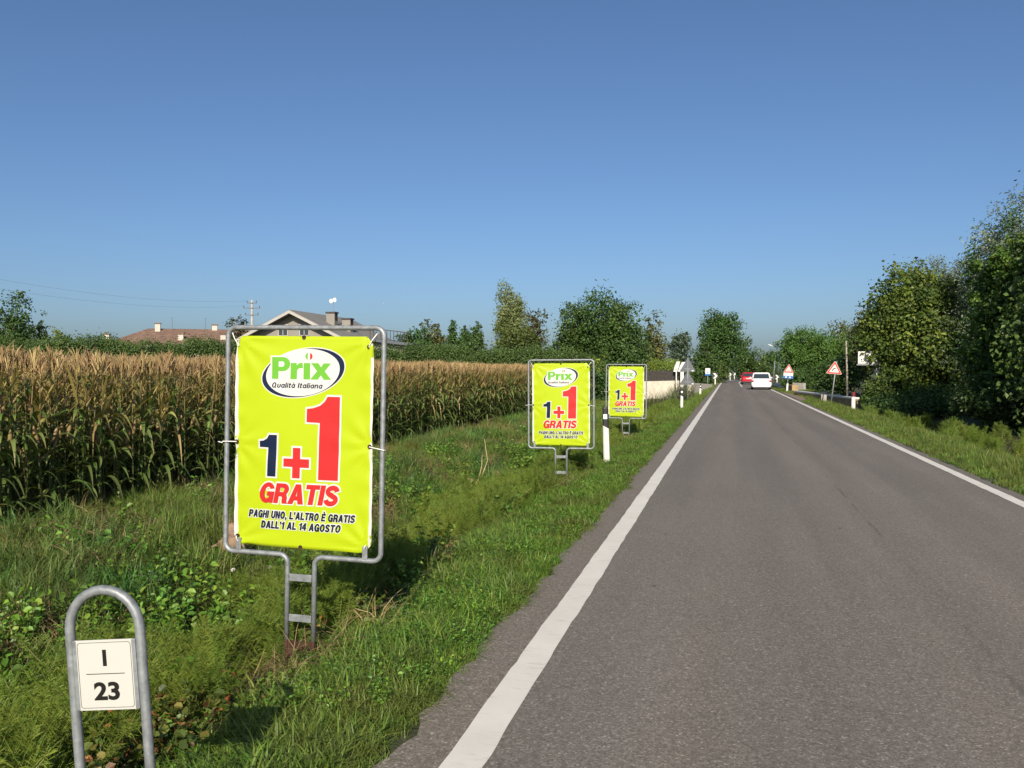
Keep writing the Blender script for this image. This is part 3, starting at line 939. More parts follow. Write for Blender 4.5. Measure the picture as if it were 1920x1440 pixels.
scatter('corn_field_plants', np.stack([rx, ry, ground_z(rx, ry)], 1), np.stack([rng.normal(0, .03, k), rng.normal(0, .03, k), rng.uniform(0, 6.28, k)], 1), rng.uniform(0.965, 1.005, k), rng.integers(0, len(CV), k), [c['whole'] for c in CV], 'ripening corn stretching back behind the front rows to the hedge', 'corn')

# ------------------------------------------------------------------ trees, hedges
def crown_np(rng, cen, rad, nlobe, nclump, nleaf, leaf, pal, lobe_r=(0.34, 0.52), flat=0.0, spread=0.20, jag=1.0, shape='ell', aspect=0.75, droop=0.0):
    cen = np.asarray(cen, float); rad = np.asarray(rad, float); pal = np.asarray(pal, float)
    lob = []
    for i in range(nlobe):
        d = rng.normal(0, 1, 3); d /= np.linalg.norm(d)
        r = rng.uniform(0.35, 0.78)
        q = d * r
        if shape == 'cone': q[:2] *= 1 - 0.85 * max(0, (q[2] + 0.9) / 1.9)
        if shape == 'egg': q[:2] *= 1 - 0.45 * max(0, q[2])
        lr = rng.uniform(*lobe_r)
        if shape == 'cone': lr *= 1 - 0.6 * max(0, (q[2] + 0.6) / 1.6)
        lob.append((cen + q * rad, rad * lr))
    lob.append((cen, rad * 0.55))
    wts = np.array([np.prod(l[1]) ** (2 / 3) for l in lob]); wts /= wts.sum()
    C, Nn, Cc = [], [], []
    for (lc, lr), w in zip(lob, wts):
        m = max(3, int(nclump * w))
        d = rng.normal(0, 1, (m, 3)); d /= np.linalg.norm(d, axis=1, keepdims=True)
        rr = np.clip(rng.uniform(0.55, 1.0, m) ** 0.6 + rng.normal(0, 0.06 * jag, m), 0.3, 1.15)
        cc = lc + d * rr[:, None] * lr
        tint = pal[rng.integers(0, len(pal), m)] * rng.uniform(0.72, 1.28, (m, 1))
        k = max(1, nleaf // nclump)
        sig = spread * np.mean(lr) * rng.uniform(0.6, 1.5, (m, 1, 1))
        p = cc[:, None] + np.clip(rng.normal(0, 1, (m, k, 3)), -1.6, 1.6) * sig * np.array([1, 1, 1 - flat])
        if droop: p[:, :, 2] -= np.abs(rng.normal(0, droop, (m, k)))
        nn = d[:, None] * 0.7 + rng.normal(0, 0.75, (m, k, 3)) + np.array([0, 0, 0.45])
        C.append(p.reshape(-1, 3)); Nn.append(nn.reshape(-1, 3))
        Cc.append((tint[:, None] * rng.uniform(0.8, 1.2, (m, k, 1))).reshape(-1, 3))
    C, Nn, Cc = np.concatenate(C), np.concatenate(Nn), np.concatenate(Cc)
    C[:, 2] = np.maximum(C[:, 2], 0.03)
    return cards(rng, C, Nn, leaf * rng.uniform(0.65, 1.35, len(C)), aspect, Cc, 0.3), lob

def tree(name, label, px, d, top, wpx, pal, seed, leaf=0.16, nleaf=9000, nclump=420, nlobe=11, bottom=0.6, shape='ell', mat='bark', trunk=None, group=None, lobe_r=(0.34, 0.52), depth=1.0, spread=0.2, jag=1.0, flat=0.0, cat='tree', aspect=0.75, droop=0.0, limbs=7):
    rng = np.random.default_rng(seed)
    x, y = spot(px, d)
    H = high(top, d)
    w = wpx / FPX * d / 2
    z0 = float(ground_z(x, y))
    H -= z0
    rz = (H - bottom) / 2
    e = empty(name, (x, y, z0))
    tag(e, label, cat, group)
    cv, lob = crown_np(rng, (0, 0, bottom + rz), (w / 0.98, w * depth, rz / 0.98), nlobe, nclump, nleaf, leaf, pal, lobe_r, flat, spread, jag, shape, aspect, droop)
    # keep the crown inside its own height
    link('crown', mesh_np('crown', cv[0], cv[1], cv[2], M['tree_leaf']), e)
    tr = trunk or max(0.06, H * 0.022)
    m = MB()
    ht = bottom + rz * 1.3
    lean = rng.normal(0, 0.03, 2) * H
    P_ = [(lean[0] * (t ** 2), lean[1] * (t ** 2), -0.1 + (ht + .1) * t) for t in np.linspace(0, 1, 6)]
    m.tube(P_, [tr * (1.25 - 0.95 * t) for t in np.linspace(0, 1, 6)], 7)
    for l in lob[:limbs]:
        t = rng.uniform(0.3, 0.8)
        s = Vector((lean[0] * t * t, lean[1] * t * t, -0.1 + (ht + .1) * t)); q = Vector(l[0])
        m.tube([s, s.lerp(q, .5) + Vector((0, 0, 0.06 * H)), q], [tr * .45, tr * .3, tr * .1], 5)
    m.build('trunk', M[mat], e, True)
    return e

T_DARK = [(0.057, 0.111, 0.026), (0.071, 0.134, 0.030), (0.048, 0.088, 0.024)]
T_MID = [(0.076, 0.135, 0.027), (0.097, 0.155, 0.033), (0.061, 0.110, 0.025)]
T_OLIVE = [(0.117, 0.131, 0.044), (0.097, 0.117, 0.037), (0.145, 0.152, 0.053)]
T_PLANE = [(0.118, 0.190, 0.030), (0.088, 0.155, 0.026), (0.165, 0.230, 0.040), (0.068, 0.120, 0.024)]
T_SILVER = [(0.166, 0.207, 0.131), (0.124, 0.163, 0.100), (0.207, 0.241, 0.156)]
T_BROWN = [(0.117, 0.097, 0.037), (0.090, 0.086, 0.033), (0.069, 0.080, 0.027)]
T_CEDAR = [(0.097, 0.138, 0.088), (0.124, 0.166, 0.110), (0.069, 0.108, 0.065)]
T_LIME = [(0.172, 0.228, 0.035), (0.145, 0.207, 0.033), (0.200, 0.241, 0.043)]
T_PALE = [(0.172, 0.221, 0.075), (0.145, 0.193, 0.062), (0.207, 0.255, 0.100)]
T_PINE = [(0.086, 0.155, 0.027), (0.069, 0.127, 0.025), (0.108, 0.177, 0.033)]

# beyond the field hedge
tree('broadleaf_tree', 'dark round tree at the far end of the hedge, cut by the picture edge', 12, 92, 562, 95, T_DARK, 101, 0.28, 6000, 300)
tree('broadleaf_tree', 'small mid-green tree rising from the hedge beside the dark round tree', 73, 96, 586, 40, T_MID, 102, 0.26, 2600, 150)
tree('garden_shrub', 'yellow-green rounded shrub just topping the hedge near the tiled roof', 116, 66, 610, 54, T_LIME, 103, 0.2, 2200, 140, cat='shrub')
tree('broadleaf_tree', 'small purplish-brown tree between the tiled roof and the grey gable', 448, 84, 592, 48, T_BROWN, 104, 0.24, 2600, 150)
tree('broadleaf_tree', 'low dark tree just beyond the grey-roofed house', 775, 84, 602, 78, T_DARK, 105, 0.26, 4200, 220, bottom=0.4)
tree('broadleaf_tree', 'low olive tree between the dark tree and the spiky conifers', 815, 86, 606, 72, T_OLIVE, 106, 0.26, 3600, 200)
for i, (px, top, w) in enumerate(((850, 583, 22), (872, 588, 26), (893, 583, 24))):
    tree('conifer_tree', ('slim dark conifer spire nearest the grey house', 'middle dark conifer spire of the three beyond the hedge', 'slim dark conifer spire nearest the poplar')[i], px, 82, top, w + 16, T_DARK, 110 + i, 0.2, 2400, 150, 9, 0.3, 'cone', group='conifer spires beyond the hedge')
tree('broadleaf_tree', 'dark bushy tree at the foot of the conifer spires', 885, 78, 618, 90, T_DARK, 115, 0.24, 3200, 180)
tree('poplar_tree', 'tall pale green poplar standing above everything beyond the corn', 955, 76, 521, 62, [(0.21, 0.26, 0.095), (0.18, 0.235, 0.08), (0.25, 0.30, 0.125)], 116, 0.17, 9000, 600, 20, 1.5, 'egg', 'bark_pale', lobe_r=(0.24, 0.40), spread=0.28, jag=1.6)
tree('broadleaf_tree', 'yellow-olive tree in front of the poplar', 972, 70, 588, 118, [(0.098, 0.120, 0.028), (0.080, 0.105, 0.024), (0.115, 0.130, 0.034)], 117, 0.2, 6500, 340)
tree('broadleaf_tree', 'dark brown-green tree peeking out behind the yellow-olive tree', 1005, 84, 577, 66, T_BROWN, 118, 0.24, 3200, 180)
tree('broadleaf_tree', 'large dense dark tree beside the poplar group', 1078, 62, 562, 128, T_DARK + T_MID[:1], 119, 0.17, 17000, 800, 15, lobe_r=(0.38, 0.55))
tree('broadleaf_tree', 'large dense round tree with yellowish edge above the third poster sign', 1158, 60, 553, 130, T_DARK + T_MID[1:2], 120, 0.17, 18000, 850, 15, lobe_r=(0.38, 0.55))
tree('broadleaf_tree', 'olive-brown tree between the round dense tree and the cedar', 1232, 84, 598, 76, T_OLIVE + T_BROWN[1:], 121, 0.22, 5000, 260)
tree('cedar_tree', 'blue-green cedar with open branches behind the triangular sign backs', 1276, 88, 596, 54, T_CEDAR, 122, 0.22, 3400, 170, 12, 1.2, 'egg', jag=1.8, spread=0.26, lobe_r=(0.22, 0.36), flat=0.5)
tree('broadleaf_tree', 'tall broad tree on the outside of the bend', 1352, 122, 583, 102, T_DARK + T_MID, 123, 0.27, 15000, 700, 17, 0.3, 'egg', jag=1.3)
tree('conifer_tree', 'dark conical evergreen in front of the tall tree at the bend', 1322, 106, 622, 52, T_DARK, 124, 0.24, 3600, 200, 10, 0.2, 'egg')
tree('broadleaf_tree', 'lower tree trailing off towards the road behind the chevrons', 1398, 150, 636, 60, T_MID + T_DARK, 125, 0.34, 3600, 200, bottom=0.2)
tree('broadleaf_tree', 'small dark tree far beyond the bend', 1440, 210, 655, 44, T_DARK, 126, 0.4, 1800, 110)
tree('garden_shrub', 'dark shrubs closing the view where the road bends away', 1420, 205, 678, 110, T_DARK, 127, 0.4, 4200, 220, bottom=0.0, cat='shrub')
tree('garden_shrub', 'dark green bush behind the pale wall under the cedar', 1296, 104, 688, 62, T_DARK, 128, 0.22, 2800, 160, bottom=0.0, cat='shrub')
tree('garden_shrub', 'dark clipped shrub behind the small blue and white sign', 1322, 114, 686, 50, T_DARK, 129, 0.22, 2600, 150, bottom=0.0, cat='shrub')
tree('garden_shrub', 'bright green bush leaning over the verge by the chevrons', 1350, 117, 676, 40, T_MID, 130, 0.24, 2400, 140, bottom=0.0, cat='shrub')
tree('garden_shrub', 'yellow-green bush at the end of the corn beside the second poster sign', 1124, 55, 652, 30, T_LIME + T_MID, 131, 0.14, 2000, 130, bottom=0.0, cat='shrub')
tree('garden_shrub', 'dark bush at the corner of the field between the second and third signs', 1128, 52, 690, 52, T_DARK, 132, 0.16, 3400, 190, bottom=0.0, cat='shrub')
# over the road
tree('umbrella_pine_tree', 'wide bright green umbrella pine behind the warning signs', 1534, 82, 610, 154, T_PINE, 140, 0.16, 32000, 1300, 20, 0.0, lobe_r=(0.36, 0.50), depth=0.9, jag=0.6, spread=0.13)
tree('broadleaf_tree', 'olive tree behind the thin wooden pole', 1602, 92, 604, 125, T_OLIVE, 141, 0.24, 8000, 380)
tree('garden_shrub', 'dark leafy bushes behind the low parapet and the bend sign', 1580, 62, 668, 135, T_DARK + T_MID[:1], 142, 0.15, 11000, 460, bottom=0.0, cat='shrub')
tree('garden_shrub', 'dark bush behind the blue-plated warning sign', 1498, 78, 688, 66, T_DARK, 143, 0.18, 4200, 220, bottom=0.0, cat='shrub')
tree('broadleaf_tree', 'brownish dark tree at the end of the roadside tree row', 1658, 58, 545, 125, T_BROWN + T_DARK, 144, 0.18, 14000, 560, 13, 0.1, lobe_r=(0.38, 0.55))
tree('plane_tree', 'yellow-green broadleaf tree behind the white billboard', 1722, 42.5, 516, 232, T_PLANE + T_DARK[:1], 145, 0.17, 46000, 1500, 20, 0.0, 'egg', spread=0.12, jag=1.2, lobe_r=(0.38, 0.55))
tree('willow_tree', 'silvery willow between the two yellow-green roadside trees', 1815, 45, 462, 215, T_SILVER, 146, 0.16, 34000, 1200, 18, 0.2, jag=0.9, spread=0.13, aspect=0.36, droop=0.15, lobe_r=(0.38, 0.55))
tree('broadleaf_tree', 'dark green tree filling the gap below the silvery willow', 1790, 52, 484, 250, T_DARK, 147, 0.18, 20000, 900, 14, 0.0, lobe_r=(0.40, 0.58))
tree('plane_tree', 'yellow-green broadleaf tree cut by the picture edge over the road', 1906, 31, 455, 230, T_PLANE + T_DARK[:1], 148, 0.15, 50000, 1500, 20, 0.0, 'egg', spread=0.11, jag=1.2, lobe_r=(0.36, 0.55))
tree('willow_tree', 'tallest silvery willow rising behind at the picture edge', 1942, 38, 372, 290, T_SILVER + T_DARK[:1], 149, 0.16, 62000, 1900, 22, 0.2, 'egg', spread=0.13, jag=0.9, aspect=0.42, droop=0.2, lobe_r=(0.38, 0.55))
tree('broadleaf_tree', 'big dark tree added to shade the roadside row, only its outermost leaves at the picture edge', 2122, 25, 250, 355, T_DARK + T_MID, 153, 0.16, 44000, 1500, 16, 0.0, lobe_r=(0.40, 0.58))  # extra tree past the frame edge, added to shade the roadside row
tree('garden_shrub', 'dark undergrowth below the tall willow at the picture edge', 1905, 30, 715, 260, T_DARK, 150, 0.12, 15000, 700, 9, bottom=0.0, cat='shrub', lobe_r=(0.3, 0.6), jag=2.0)
tree('garden_shrub', 'dark undergrowth under the yellow-green tree behind the billboard', 1745, 38.5, 722, 220, T_DARK, 151, 0.12, 12000, 600, 9, bottom=0.0, cat='shrub', lobe_r=(0.3, 0.6), jag=2.0)
tree('garden_shrub', 'leafy bush at the end of the parapet behind the red-topped post', 1652, 41.6, 692, 70, T_MID + T_DARK, 152, 0.12, 6000, 300, bottom=0.0, cat='shrub', lobe_r=(0.4, 0.6))

def hedge(name, label, p0, p1, h, thick, pal, seed, nleaf, leaf, wav=0.25, z0=0.0, h_end=None):
    rng = np.random.default_rng(seed)
    p0, p1 = np.array(p0), np.array(p1)
    L = np.linalg.norm(p1 - p0); d = (p1 - p0) / L; nrm = np.array([-d[1], d[0]])
    nc = max(20, nleaf // 14)
    t = rng.uniform(0, L, nc); u = rng.uniform(-1, 1, nc); zz = rng.uniform(0, 1, nc) ** 0.7
    top = h + ((h_end or h) - h) * t / L + wav * (np.sin(t * 0.9 + seed) + 0.6 * np.sin(t * 2.3) + 0.5 * np.sin(t * 5.1 + 2)) * 0.5
    near = rng.uniform(0, 1, nc) < 0.6
    u = np.where(near, np.sign(u) * rng.uniform(0.8, 1.05, nc), u)
    zz = np.where(near, zz, rng.uniform(0.86, 1.05, nc))
    c = np.stack([p0[0] + d[0] * t + nrm[0] * u * thick / 2, p0[1] + d[1] * t + nrm[1] * u * thick / 2, z0 + zz * top], 1)
    tint = np.asarray(pal)[rng.integers(0, len(pal), nc)] * (0.75 + 0.5 * patchn(t, zz * 3, 1.2, seed))[:, None] * rng.uniform(0.85, 1.15, (nc, 1))
    k = 14
    p = (c[:, None] + rng.normal(0, 1, (nc, k, 3)) * np.array([.16, .16, .22])).reshape(-1, 3)
    nn = (np.stack([nrm[0] * u, nrm[1] * u, 0.5 + 0 * u], 1)[:, None] + rng.normal(0, .7, (nc, k, 3))).reshape(-1, 3)
    col = np.repeat(tint, k, 0) * rng.uniform(0.8, 1.2, (nc * k, 1))
    v, f, cc = cards(rng, p, nn, leaf * rng.uniform(.7, 1.3, nc * k), 0.6, col, .3)
    e = empty(name, (0, 0, 0))
    e.location = (p0[0], p0[1], 0)
    v = v - np.array([p0[0], p0[1], 0])
    tag(e, label, 'hedge')
    link('foliage', mesh_np('foliage', v, f, cc, M['tree_leaf']), e)
    m = MB()
    for q in np.arange(0.5, L, 1.6):
        m.tube([(d[0] * q, d[1] * q, -0.3), (d[0] * q + .05, d[1] * q, h * .5), (d[0] * q, d[1] * q + .04, h * .85)], [.06, .045, .015], 5)
    m.build('stems', M['bark'], e)
    return e
hedge('field_hedge', 'long dark green hedge along the far side of the corn', (-52, 36.2), (-9.2, 59.6), 3.85, 1.8, [(0.062, 0.115, 0.026), (0.078, 0.138, 0.030), (0.050, 0.092, 0.022)], 31, 150000, 0.125, 0.35, -0.3, 3.0)
hx, hy = spot(1200, 66); hx2, hy2 = spot(1272, 70)
hedge('clipped_hedge', 'bright lime-green clipped hedge above the dark fence', (hx, hy), (hx2, hy2), 2.25, 1.0, T_LIME, 33, 7000, 0.11, 0.12)

def reeds(label, px, d, h, seed):
    rng_ = np.random.default_rng(seed)
    x, y = spot(px, d)
    o = link('reed_clump', None, None, (x, y, float(ground_z(x, y))))
    v, f, c = blades(rng_, 330, 0.75, h * .5, h, 0.030, 0.75, [(0.135, 0.165, 0.095), (0.10, 0.13, 0.07), (0.17, 0.19, 0.12)], 5, 0.15)
    link('leaves', mesh_np('reed_leaves', v, f, c, M['grass']), o)
    v, f, c = blades(rng_, 40, 0.6, h * .7, h * 1.05, 0.014, 0.25, [(0.28, 0.25, 0.13), (0.16, 0.17, 0.08)], 4, 0.02)
    link('stems', mesh_np('reed_stems', v, f, c, M['dry']), o)
    tag(o, label, 'reeds', 'reeds in front of the pale wall')
reeds('grey-green reeds against the pale wall beside the third poster sign', 1226, 47, 1.55, 1)
reeds('grey-green reeds between the pale wall and the small delineator post', 1262, 50, 1.45, 2)
reeds('grey-green reeds next to the pole of the triangular sign backs', 1280, 54, 1.55, 3)
# ------------------------------------------------------------------ lettering
def text_np(body, offset=0.0, shear=0.0):
    cu = bpy.data.curves.new('lettering', 'FONT')
    cu.body = body
    cu.size = 1.0
    cu.offset = offset
    cu.shear = shear
    cu.resolution_u = 6
    o = bpy.data.objects.new('lettering', cu)
    COL.objects.link(o)
    bpy.context.view_layer.update()
    dg = bpy.context.evaluated_depsgraph_get()
    me = bpy.data.meshes.new_from_object(o.evaluated_get(dg))
    bpy.data.objects.remove(o)
    bpy.data.curves.remove(cu)
    return me

def flat_mesh(name, me, xf, mat, off, disp, step=0.03):
    """lay a flat x,y mesh on an upright sheet: local x -> x, y -> z, towards -y by off"""
    bm = bmesh.new()
    bm.from_mesh(me)
    for v in bm.verts:
        x, z = xf(v.co.x, v.co.y)
        v.co = (x, -v.co.z, z)
    if disp:
        xs = [v.co.x for v in bm.verts]; zs = [v.co.z for v in bm.verts]
        for lo, hi, ax in ((min(xs), max(xs), 0), (min(zs), max(zs), 2)):
            g = math.ceil(lo / step) * step
            while g < hi:
                co = Vector((0, 0, 0)); co[ax] = g
                no = Vector((0, 0, 0)); no[ax] = 1
                bmesh.ops.bisect_plane(bm, geom=bm.verts[:] + bm.edges[:] + bm.faces[:], plane_co=co, plane_no=no)
                g += step
    for v in bm.verts:
        v.co.y += -off - (disp(v.co.x, v.co.z) if disp else 0)
    bmesh.ops.recalc_face_normals(bm, faces=bm.faces)
    if sum(f.normal.y for f in bm.faces) > 0:
        bmesh.ops.reverse_faces(bm, faces=bm.faces)
    out = bpy.data.meshes.new(name)
    bm.to_mesh(out)
    bm.free()
    out.materials.append(mat)
    return out

def poly_me(poly):
    me = bpy.data.meshes.new('shape')
    me.from_pydata([(x, y, 0) for x, y in poly], [], [tuple(range(len(poly)))])
    return me

def grow(poly, d):
    """move every edge of a simple polygon outwards by d"""
    n = len(poly)
    area = sum(poly[i][0] * poly[(i + 1) % n][1] - poly[(i + 1) % n][0] * poly[i][1] for i in range(n))
    s = 1 if area > 0 else -1
    out = []
    for i in range(n):
        p0, p1, p2 = Vector(poly[i - 1]), Vector(poly[i]), Vector(poly[(i + 1) % n])
        e1, e2 = (p1 - p0).normalized(), (p2 - p1).normalized()
        n1, n2 = Vector((e1.y, -e1.x)) * s, Vector((e2.y, -e2.x)) * s
        b = (n1 + n2)
        b = b / max(0.35, b.length_squared / 2) * 1.0
        out.append((p1.x + b.x * d, p1.y + b.y * d))
    return out

def ell(cx, cz, a, b, tilt, n=64):
    c, s = math.cos(tilt), math.sin(tilt)
    return [(cx + a * math.cos(t) * c - b * math.sin(t) * s, cz + a * math.cos(t) * s + b * math.sin(t) * c) for t in [2 * math.pi * k / n for k in range(n)]]

from mathutils.geometry import tessellate_polygon
def arc(cx, cy, rx, ry, a0, a1, n=14):
    return [(cx + rx * math.cos(math.radians(a0 + (a1 - a0) * k / n)), cy + ry * math.sin(math.radians(a0 + (a1 - a0) * k / n))) for k in range(n + 1)]
def stroke(pts, w):
    L_, R_ = [], []
    n = len(pts)
    for i, p in enumerate(pts):
        a, b = pts[max(i - 1, 0)], pts[min(i + 1, n - 1)]
        dx, dy = b[0] - a[0], b[1] - a[1]
        l = math.hypot(dx, dy)
        L_.append((p[0] - dy / l * w / 2, p[1] + dx / l * w / 2)); R_.append((p[0] + dy / l * w / 2, p[1] - dx / l * w / 2))
    return L_ + R_[::-1]
E_ = [(0, 0), (0, 1), (.64, 1), (.64, .82), (.22, .82), (.22, .60), (.60, .60), (.60, .43), (.22, .43), (.22, .18), (.66, .18), (.66, 0)]
GLYPH = {
 'I': [[(0, 0), (0, 1), (.22, 1), (.22, 0)]],
 'T': [[(.24, 0), (.24, .82), (0, .82), (0, 1), (.70, 1), (.70, .82), (.46, .82), (.46, 0)]],
 'L': [[(0, 0), (0, 1), (.22, 1), (.22, .18), (.62, .18), (.62, 0)]],
 'E': [E_],
 'H': [[(0, 0), (0, 1), (.22, 1), (.22, .61), (.52, .61), (.52, 1), (.74, 1), (.74, 0), (.52, 0), (.52, .42), (.22, .42), (.22, 0)]],
 'A': [[(0, 0), (.28, 1), (.53, 1), (.81, 0), (.57, 0), (.515, .2), (.29, .2), (.235, 0)], [(.335, .37), (.47, .37), (.403, .73)]],
 'N': [[(0, 0), (0, 1), (.23, 1), (.51, .42), (.51, 1), (.73, 1), (.73, 0), (.50, 0), (.22, .60), (.22, 0)]],
 'U': [[(0, 1)] + arc(.37, .36, .37, .38, 180, 360) + [(.74, 1), (.52, 1)] + arc(.37, .36, .15, .19, 0, -180) + [(.22, 1)]],
 'O': [arc(.40, .5, .40, .52, 0, 352, 32), arc(.40, .5, .18, .33, 0, 352, 32)],
 'D': [[(0, 0), (0, 1)] + arc(.36, .5, .38, .5, 90, -90), [(.22, .19), (.22, .81)] + arc(.34, .5, .18, .31, 90, -90)],
 'P': [[(0, 0), (0, 1)] + arc(.42, .685, .29, .315, 90, -90) + [(.23, .37), (.23, 0)], [(.23, .83)] + arc(.40, .685, .105, .145, 90, -90) + [(.23, .54)]],
 'R': [[(0, 0), (0, 1)] + arc(.45, .715, .29, .285, 90, -50) + [(.66, .42), (.71, .30), (.72, .10), (.76, 0), (.52, 0), (.49, .10), (.48, .26), (.42, .37), (.22, .37), (.22, 0)], [(.22, .83)] + arc(.43, .69, .095, .14, 90, -90) + [(.22, .55)]],
 'G': [arc(.41, .5, .41, .52, 30, 302, 26) + [(.65, .12), (.67, 0), (.81, 0), (.81, .54), (.43, .54), (.43, .37), (.61, .37)] + arc(.42, .5, .20, .345, -38, -318, 24)],
 'S': [stroke(arc(.36, .735, .255, .185, 8, 262, 16) + arc(.36, .285, .27, .195, 80, -172, 16), .20)],
 '1': [[(.20, 0), (.20, .66), (0, .66), (0, .80), (.12, .82), (.20, .88), (.24, 1), (.42, 1), (.42, 0)]],
 '4': [[(.38, 0), (.38, .22), (0, .22), (0, .42), (.36, 1), (.58, 1), (.58, .39), (.69, .39), (.69, .22), (.58, .22), (.58, 0)], [(.38, .39), (.38, .74), (.16, .39)]],
 ',': [[(0, .20), (.22, .20), (.22, .02), (.12, -.20), (.01, -.20), (.09, 0), (0, 0)]],
 "'": [[(0, 1), (.20, 1), (.20, .82), (.10, .62), (.01, .62), (.07, .80), (0, .80)]],
 'r': [[(0, 0), (0, .73), (.20, .73), (.20, .60)] + arc(.44, .54, .22, .20, 150, 90, 6) + [(.46, .53), (.44, .53)] + arc(.40, .37, .17, .16, 80, 180, 8) + [(.22, 0)]],
 '\u0131': [[(0, 0), (0, .73), (.22, .73), (.22, 0)]],
 'x': [[(0, 0), (.25, .375), (.02, .73), (.27, .73), (.385, .53), (.50, .73), (.74, .73), (.51, .375), (.77, 0), (.51, 0), (.38, .22), (.25, 0)]],
}
a_ = [arc(.33, .365, .33, .385, 50, 310) + [(.45, .06), (.45, 0), (.66, 0), (.66, .73), (.45, .73), (.45, .67)], arc(.33, .365, .13, .20, 0, 345, 18)]
GROUPS = {'\u00c8': [[E_], [[(.16, 1.30), (.36, 1.30), (.46, 1.08), (.32, 1.08)]]],
 'a': [a_], '\u00e0': [a_, [[(.12, 1.05), (.32, 1.05), (.44, .83), (.30, .83)]]],
 'i': [[[(0, 0), (0, .73), (.21, .73), (.21, 0)]], [[(0, .84), (0, 1), (.21, 1), (.21, .84)]]],
 'l': [[[(0, 0), (0, 1), (.21, 1), (.21, 0)]]],
 't': [[[(.09, 0), (.09, .57), (0, .57), (0, .73), (.09, .73), (.09, .94), (.29, .94), (.29, .73), (.43, .73), (.43, .57), (.29, .57), (.29, .16), (.43, .16), (.43, 0)]]],
 'u': [[[(0, .73)] + arc(.33, .27, .33, .29, 180, 360) + [(.66, .73), (.45, .73)] + arc(.33, .27, .12, .11, 0, -180) + [(.21, .73)]]],
 'n': [[[(0, 0), (0, .73), (.21, .73)] + arc(.36, .44, .30, .31, 100, 0) + [(.66, 0), (.45, 0)] + arc(.33, .44, .12, .12, 0, 180) + [(.21, 0)]]],
 'Q': [GLYPH['O'], [[(.58, .08), (.70, .20), (.90, .02), (.80, -.10)]]]}
def glyph_text(body, offset=0.0, shear=0.0, gap=0.10):
    """lettering from its own outlines; every letter a hair in front of the one before"""
    V, F, x = [], [], 0.0
    for k, ch in enumerate(body):
        if ch == ' ':
            x += 0.42; continue
        groups = GROUPS.get(ch) or [GLYPH[ch]]
        for gi_, g in enumerate(groups):
            g = [grow(ct, offset if ci == 0 else -min(offset, 0.05)) if offset else ct for ci, ct in enumerate(g)]
            b0 = len(V)
            V += [(x + a + shear * b, b, 0.00012 * (k % 2) + 0.00005 * gi_) for c_ in g for a, b in c_]
            F += [tuple(i + b0 for i in t) for t in tessellate_polygon([[Vector((a, b, 0)) for a, b in c_] for c_ in g])]
        wd = max(p[0] for g in groups for ct in g for p in ct)
        x += wd + gap
    me = bpy.data.meshes.new('lettering')
    me.from_pydata(V, [], F)
    return me

# ------------------------------------------------------------------ roadside poster signs
BW, BH, BZ = 0.965, 1.36, 1.40          # banner width, height, height of its centre above the base
# print layout measured on the banner: u right, w up from the banner centre
SX, SZ = BW / 775.0, BH / 1180.0
def U(zx, zy): return ((zx - 538) * SX, BZ - (zy - 710) * SZ)
def wrinkle(x, z):
    u, w = x / (BW / 2), (z - BZ) / (BH / 2)
    d = 0.010 * (1 - u * u) * (1 - w * w)
    for su, sw, ph in ((-1, 1, 0.3), (1, 1, 1.7), (-1, -1, 0.9), (1, -1, 2.4)):
        dx, dz = (u - su * 0.97) * BW / 2, (w - sw * 0.97) * BH / 2
        r = math.hypot(dx, dz)
        a = math.atan2(dz, dx)
        d += 0.012 * math.sin(a * 11 + ph) * math.exp(-r / 0.16) * min(1, r / 0.05)
    for sx in (-1, 1):                       # pull at the side ties
        dx, dz = (u - sx) * BW / 2, (w + 0.02) * BH / 2
        r = math.hypot(dx, dz)
        d += 0.009 * math.sin(math.atan2(dz, dx * sx) * 9) * math.exp(-r / 0.14) * min(1, r / 0.04)
    d += 0.0035 * math.sin(z * 38 + 3 * x) * max(0, abs(u) - 0.72) / 0.28
    d += 0.0045 * math.sin(6 * x + 2.1 * z) + 0.0026 * math.sin(17 * x - 9 * z)
    return d

def font_fit(body, x0, x1, y_base, y_top, offset, shear, ref='E', cap=1.0, bold=True, gap=0.10):
    """mesh + mapping so the lettering spans the given photo box"""
    me = glyph_text(body, offset, shear, gap) if bold else text_np(body, offset, shear)
    if bold:
        m0 = glyph_text(body, 0.0, shear, gap); b0, b1 = 0.0, 1.0
    else:
        m0 = me
        zz = [v.co.y for v in text_np(ref, offset, shear).vertices]; b0, b1 = min(zz), max(zz)
    xs = [v.co.x for v in m0.vertices]
    lo, hi = min(xs), max(xs)
    (ux0, wz0), (ux1, wz1) = U(x0, y_base), U(x1, y_top)
    kx, kz = (ux1 - ux0) / (hi - lo), (wz1 - wz0) / (b1 - b0)
    return me, (lambda x, y: (ux0 + (x - lo) * kx, wz0 + (y - b0) * kz)), kx

